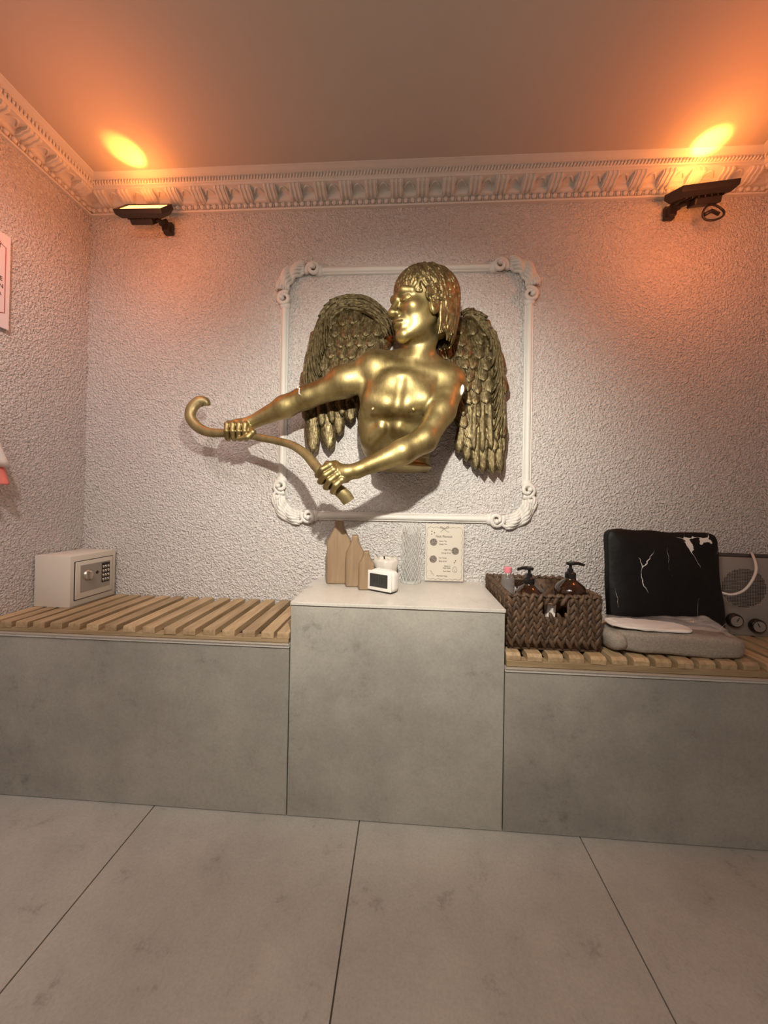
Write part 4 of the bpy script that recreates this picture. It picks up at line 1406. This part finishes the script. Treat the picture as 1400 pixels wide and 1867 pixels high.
def weave(b, p0, p1, z0, z1, out, skip=None, pitch=0.0225, th=0.007):
    p0 = Vector(p0); p1 = Vector(p1); d = p1 - p0; Lh = d.length; d.normalize(); out = Vector(out)
    n = max(1, int(round(Lh / pitch)))
    m = max(1, int(round((z1 - z0) / 0.024)))
    up = Vector((0, 0, 1))
    for i in range(n):
        for half in (-1, 1):
            for j in range(m + 1):
                s = (i + 0.5 + 0.25 * half) / n * Lh
                z = z0 + (j + (0.5 if half > 0 else 0.15)) / (m + 0.65) * (z1 - z0)
                if skip and skip(s / Lh, (z - z0) / (z1 - z0)): continue
                ang = half * 0.42 + random.uniform(-.12, .12)
                ax = up * math.cos(ang) + d * math.sin(ang)
                sd = out.cross(ax)
                Rm = Matrix((sd, out, ax)).transposed()
                b.ell(p0 + d * s + up * z + out * random.uniform(0, 0.003), (0.0068, th, 0.0195), Rm, 8, 6)


def bwall(p0, p1, out, handle):
    b = MB()
    p0v = Vector(p0); p1v = Vector(p1)
    sk = (lambda s, z: 0.38 < s < 0.66 and 0.60 < z < 0.93) if handle else None
    weave(b, p0, p1, bz0 + 0.019, bz0 + bh - 0.006, out, sk)
    # thin woven lining
    d = (p1v - p0v); L = d.length; d.normalize(); o = Vector(out)
    def slab(s0, s1, z0, z1):
        c = p0v + d * (s0 + s1) / 2 + Vector((0, 0, (z0 + z1) / 2)) - o * 0.003
        ang = math.atan2(d.y, d.x)
        b.box(c, (s1 - s0, 0.004, z1 - z0), (0, 0, ang))
    if handle:
        slab(0, L * 0.385, bz0 + 0.002, bz0 + bh - 0.004); slab(L * 0.655, L, bz0 + 0.002, bz0 + bh - 0.004); slab(L * 0.385, L * 0.655, bz0 + 0.002, bz0 + bh * 0.61); slab(L * 0.385, L * 0.655, bz0 + bh * 0.90, bz0 + bh - 0.004)
    else: slab(0, L, bz0 + 0.002, bz0 + bh - 0.004)
    # braided rim
    s = 0.006
    k = 0
    while s < L:
        ax = (d * 0.85 + Vector((0, 0, 0.5 if k % 2 else -0.5))).normalized(); sd = o.cross(ax)
        b.ell(p0v + d * s + Vector((0, 0, bz0 + bh)), (0.0050, 0.0085, 0.012), Matrix((sd, o, ax)).transposed(), 7, 6)
        s += 0.012; k += 1
    return b


sl = 0.0   # straight walls
b = bwall((bx0, by0, 0), (bx1, by0, 0), (0, -1, 0), True); b.build('front_side', M['weave'], t, smooth=True)
b = bwall((bx1, by1, 0), (bx0, by1, 0), (0, 1, 0), True); b.build('back_side', M['weave'], t, smooth=True)
b = bwall((bx0, by1, 0), (bx0, by0, 0), (-1, 0, 0), False); b.build('left_side', M['weave'], t, smooth=True)
b = bwall((bx1, by0, 0), (bx1, by1, 0), (1, 0, 0), False); b.build('right_side', M['weave'], t, smooth=True)
b = MB(); b.box(((bx0 + bx1) / 2, (by0 + by1) / 2, bz0 + 0.003), (bx1 - bx0, by1 - by0, 0.005)); b.build('base', M['weave'], t)


def dispenser(u, vtop, y, r, noz, label):
    top = P(u, vtop, y)
    z0 = bz0 + 0.006
    c = Vector((top.x, y, z0)); h = top.z - z0
    t = empty('soap_dispenser', c, label, 'soap dispenser', 'amber pump bottles in the basket')
    b = MB()
    hb = h - 0.062
    b.lathe(c, [(r * 0.9, 0), (r, 0.004), (r, hb - 0.036), (r * 0.985, hb - 0.026), (r * 0.86, hb - 0.014), (r * 0.60, hb - 0.003), (r * 0.36, hb + 0.004), (r * 0.34, hb + 0.010)], 36)
    b.build('bottle', M['amber'], t, auto=50)
    b = MB()
    b.lathe(c + Vector((0, 0, hb + 0.008)), [(0.0150, 0), (0.0155, 0.003), (0.0155, 0.016), (0.0125, 0.019), (0.0085, 0.021), (0.0085, 0.030)], 24)
    b.build('collar', M['blackplastic'], t, auto=40)
    b = MB()
    zt = hb + 0.036
    b.lathe(c + Vector((0, 0, zt)), [(0.0045, 0), (0.0045, 0.012), (0.0115, 0.013), (0.0130, 0.017), (0.0120, 0.021), (0.004, 0.023)], 20)
    q = c + Vector((0, 0, zt + 0.018))
    b.tube([q, q + Vector((noz * 0.022, -0.004, 0.001)), q + Vector((noz * 0.038, -0.008, -0.004))], [0.0058, 0.0050, 0.0040], 10)
    b.build('pump_head', M['blackplastic'], t, auto=45)
    return t


dispenser(966, 1031, -0.225, 0.043, -1, 'left amber pump soap bottle in the basket, nozzle pointing left')
dispenser(1041, 1022, -0.205, 0.046, 1, 'right amber pump soap bottle in the basket, taller, nozzle pointing right')
# clear bottle with pink cap
c = P(927, 1035, -0.115); ztop = c.z; c.z = bz0 + 0.006
t = empty('pink_capped_bottle', c, 'small clear bottle with a pink cap in the back left of the basket', 'bottle')
hh = ztop - c.z
b = MB(); b.lathe(c, [(0.020, 0), (0.022, 0.003), (0.022, hh - 0.040), (0.018, hh - 0.028), (0.010, hh - 0.018), (0.010, hh - 0.014)], 28); b.build('bottle', M['clear'], t, auto=45)
b = MB(); b.lathe(c + Vector((0, 0, hh - 0.016)), [(0.0125, 0), (0.0130, 0.002), (0.0130, 0.017), (0.0115, 0.018)], 24); b.build('cap', M['pink'], t, auto=45)
# white carton between the bottles
c = P(1003, 1100, -0.262); c.z = bz0 + 0.006
t = MB(); t.box(c + Vector((0, 0, 0.058)), (0.024, 0.012, 0.116), (0.0, 0.08, 0), 0.001, 1)
o = t.build('small_carton', M['linen'], None, origin=c)
tag(o, 'narrow white packet standing between the two amber bottles in the basket', 'packet')

# ================================================================== TOWEL, PACKET, CUSHION
tw0, tw1 = 0.888, 1.250
c = Vector(((tw0 + tw1) / 2, -0.256, ZSR))
t = empty('folded_towel', c, 'thick grey beige towel folded flat in front of the black cushion', 'towel')
b = MB()
soft_box(b, c + Vector((0.008, 0, 0.031)), (0.352, 0.112, 0.062), (0, 0.03, -0.02), p=5, rough=0.0012, freq=34, seed=2)
soft_box(b, c + Vector((-0.156, -0.002, 0.032)), (0.056, 0.114, 0.056), (0, -0.2, 0), p=2.6, rough=0.0008, freq=40, seed=4)
b.build('towel_body', M['towel'], t, smooth=True)
# packet on the towel
c = P(1195, 1143, -0.252); c.z = ZSR + 0.065
t = empty('wrapped_packet', c, 'white folded cloth in clear crinkled plastic lying on the towel', 'packet')
b = MB(); soft_box(b, c + Vector((-0.030, -0.012, 0.006)), (0.225, 0.080, 0.012), (0.04, 0.04, -0.02), p=3.2, rough=0.0010, freq=50, seed=8); b.build('cloth', M['linen'], t, smooth=True)
b = MB()
NX, NY = 60, 34
V = []; F = []
rs = np.random.RandomState(3)
cs = rs.rand(12, 2)
for i in range(NX):
    for j in range(NY):
        s_, q = i / (NX - 1), j / (NY - 1)
        xx = -0.150 + 0.330 * s_; yy = -0.056 + 0.098 * q
        edge = min(1, 5 * min(q, 1 - q, s_ + 0.05, 1.0 - s_ + 0.02))
        heap = max(0, s_ - 0.45)
        cr = sum(abs(((s_ - a) * math.cos(k * 1.9) + (q - bb) * 0.45 * math.sin(k * 1.9)) * 7 % 1 - 0.5) for k, (a, bb) in enumerate(cs)) / 12 - 0.25
        z = 0.015 + edge * (0.004 + 0.05 * heap * math.exp(-((q - 0.55) / 0.35) ** 2)) + cr * 0.10 * (0.10 + heap)
        V.append(c + Vector((xx, yy + 0.008 * math.sin(s_ * 14), max(z, 0.004) - 0.002 if s_ < 0.93 else max(z - 0.02, -0.004))))
for i in range(NX - 1):
    for j in range(NY - 1): F.append((i * NY + j, (i + 1) * NY + j, (i + 1) * NY + j + 1, i * NY + j + 1))
b.raw(V, F)
o = b.build('plastic_wrap', M['film'], t)
md = o.modifiers.new('solid', 'SOLIDIFY'); md.thickness = 0.0006
# cushion
c = Vector((1.122, -0.160, ZSR + 0.168))
b = MB(); soft_box(b, c, (0.336, 0.062, 0.330), (-0.14, 0.02, 0.0), p=11, rough=0.0022, freq=21, seed=11, pinch=0.55)
o = b.build('black_cushion', M['cushion'], None, smooth=True, origin=(1.122, -0.160, ZSR))
tag(o, 'square black cushion with white marble veins standing upright behind the towel', 'cushion')

# ================================================================== GREY CONTROL BOX
c = Vector((1.418, -0.068, ZSR))
rz = -0.10
t = empty('heater_control_box', c, 'grey metal box with round grille and two dial knobs at the right edge', 'control box', None, rz)
R = Euler((0, 0, rz)).to_matrix()
T = lambda x, y, z: c + R @ Vector((x, y, z))
bw, bdp, bhh = 0.270, 0.090, 0.250
b = MB(); b.box(T(0, 0, bhh / 2), (bw, bdp, bhh), (0, 0, rz), 0.003, 2); b.build('casing', M['box'], t, auto=40)
b = MB(); b.box(T(0, 0.004, bhh + 0.0015), (bw + 0.002, bdp - 0.010, 0.004), (0, 0, rz)); b.build('lid', M['dark'], t)
yf = -bdp / 2
def onface(u, v):
    """face coordinates of a photo position on the box front"""
    n = R @ Vector((0, -1, 0)); p0 = T(0, yf, 0)
    d = r_ * ((u - 700.96) / FPX) + f_ - u_ * ((v - 906.9) / FPX)
    s = (p0 - CAM).dot(n) / d.dot(n)
    q = R.transposed() @ (CAM + d * s - c)
    return q.x, q.z
gx, gz = onface(1357, 1072)
gr = 0.062
b = MB()
st = 0.0046
k = int(gr / st)
for i in range(-k, k + 1):
    for j in range(-k, k + 1):
        x, z = i * st, j * st
        if x * x + z * z < gr * gr:
            b.box(T(gx + x, yf - 0.0001, gz + z), (0.0028, 0.0012, 0.0028), (0, 0, rz))
tag(b.build('grille', M['dark'], t), kind=None)
for u, v, a in ((1337, 1130, 0.5), (1378, 1140, -0.5)):
    kx, kz = onface(u, v)
    b = MB()
    cd = T(kx, yf, kz)
    RY = R @ Euler((PI / 2, 0, 0)).to_matrix()
    prof = [(0.0215, 0), (0.0225, 0.002), (0.0215, 0.013), (0.0195, 0.015)]
    V = []; F = []
    for r, z in prof:
        for j in range(28):
            q = 2 * PI * j / 28; V.append(cd + RY @ Vector((r * math.cos(q), r * math.sin(q), z)))
    for i in range(3):
        for j in range(28): F.append((i * 28 + j, i * 28 + (j + 1) % 28, (i + 1) * 28 + (j + 1) % 28, (i + 1) * 28 + j))
    F.append(tuple(range(84, 112)))
    b.raw(V, F); kb = b.build('knob', M['blackplastic'], t, auto=40)
    b = MB()
    b.prism([cd + RY @ Vector((0.0165 * math.cos(q), 0.0165 * math.sin(q), 0.0150)) for q in np.linspace(0, 2 * PI, 24, endpoint=False)], (0, 0, 0), R @ Vector((0, -0.0015, 0)))
    b.build('knob_face', M['box'], kb)
    b = MB(); b.box(cd + R @ Vector((0.006 * math.sin(a), -0.0170, 0.006 * math.cos(a))), (0.0022, 0.001, 0.014), R @ Euler((0, a, 0)).to_matrix()); b.build('pointer', M['dark'], kb)
kx, kz = onface(1356, 1133)
b = MB(); b.ell(T(kx, yf - 0.0005, kz), (0.0024, 0.0015, 0.0024)); b.build('indicator', M['dark'], t)
b = MB()
b.tube(catmull([P(1308, 1072, -0.150), P(1316, 1080, -0.165), P(1335, 1084, -0.18), P(1356, 1077, -0.185), P(1371, 1060, -0.185), P(1379, 1041, -0.175), P(1378, 1026, -0.155), P(1373, 1012, -0.12), P(1370, 1008, -0.09), P(1369, 1012, -0.05)], 6), 0.0036, 8)
tag(b.build('power_cable', M['cable'], None, smooth=True), 'white cable looping across the grille of the grey box', 'cable')

# ================================================================== LEFT WALL: NOTICE AND HANGING CLOTH
def WL(y, z, off=0.0): return Vector((XL + off, y, z))
pt, pb, pr = PX(12, 432, XL).z, PX(12, 603, XL).z, -0.290
t = empty('wall_notice', WL(-0.42, pb), 'white notice with red notched border on the left wall', 'notice')
b = MB(); b.box((XL + 0.008, pr - 0.17, (pt + pb) / 2), (0.004, 0.34, pt - pb), bev=0.0005, seg=1); sh_ = b.build('sheet', M['poster'], t)
y1_, y0_ = pr - 0.014, pr - 0.34 + 0.014; z1_, z0_ = pt - 0.020, pb + 0.028; nt_ = 0.020
def notch():
    pts = []
    for (cy, cz, a0) in ((y1_, z1_, PI), (y1_, z0_, PI / 2), (y0_, z0_, 0), (y0_, z1_, -PI / 2)):
        for k in range(7):
            a = a0 + (PI / 2) * k / 6 if True else 0
            pts.append((cy, cz, a))
    return pts
pts = []
for cy, cz, sy_, sz_, rev in ((y1_, z1_, -1, -1, 0), (y1_, z0_, -1, 1, 1), (y0_, z0_, 1, 1, 0), (y0_, z1_, 1, -1, 1)):
    arc = [Vector((XL + 0.0105, cy + sy_ * nt_ * math.cos(q), cz + sz_ * nt_ * math.sin(q))) for q in np.linspace(0, PI / 2, 7)]
    pts += arc[::-1] if rev else arc
pts.append(pts[0])
b = MB(); b.tube(pts, 0.0009, 4, cap=False); b.build('border_line', M['red'], sh_)
RL = (PI / 2, 0, PI / 2)
for v, tx, ue in ((449, '!', 3), (510, 'E', 5.5), (524, 'AN', 7.5), (536, 'A', 3.5)):
    q = PX(ue, v, XL + 0.0105)
    text(tx, 0.0185, M['ink'], q + Vector((0, 0, -0.004)), RL, sh_, 'RIGHT')

# hanging garment: only its right edge enters the picture
t = empty('hanging_robe', WL(-0.40, 0.93, 0.04), 'white hanging cloth with a coral hem at the left edge', 'hanging cloth')
def cloth(top, bot, mat, name, w0, w1, amp, ybase, slope=0.0):
    b = MB(); V = []; F = []; NU, NV = 40, 14
    for i in range(NU):
        for j in range(NV):
            s = i / (NU - 1); q = j / (NV - 1)
            w_ = w0 + (w1 - w0) * q
            yy = ybase - slope * (1 - q) - w_ * s
            V.append(Vector((XL + 0.030 + amp * math.sin(s * 26 + 0.6 * q) * (0.4 + q) + 0.010 * q, yy, top + (bot - top) * q)))
    for i in range(NU - 1):
        for j in range(NV - 1): F.append((i * NV + j, (i + 1) * NV + j, (i + 1) * NV + j + 1, i * NV + j + 1))
    b.raw(V, F)
    o = b.build(name, mat, t, smooth=True)
    md = o.modifiers.new('solid', 'SOLIDIFY'); md.thickness = 0.004
a = PX(0, 800, XL + .04); c_ = PX(16, 852, XL + .04); d_ = PX(15, 884, XL + .04)
cloth(a.z + 0.16, c_.z, M['linen'], 'upper_cloth', 0.10, 0.20, 0.008, c_.y - 0.004, 0.085)
cloth(c_.z + 0.002, d_.z, M['coral'], 'coral_hem', 0.20, 0.19, 0.010, c_.y - 0.006)
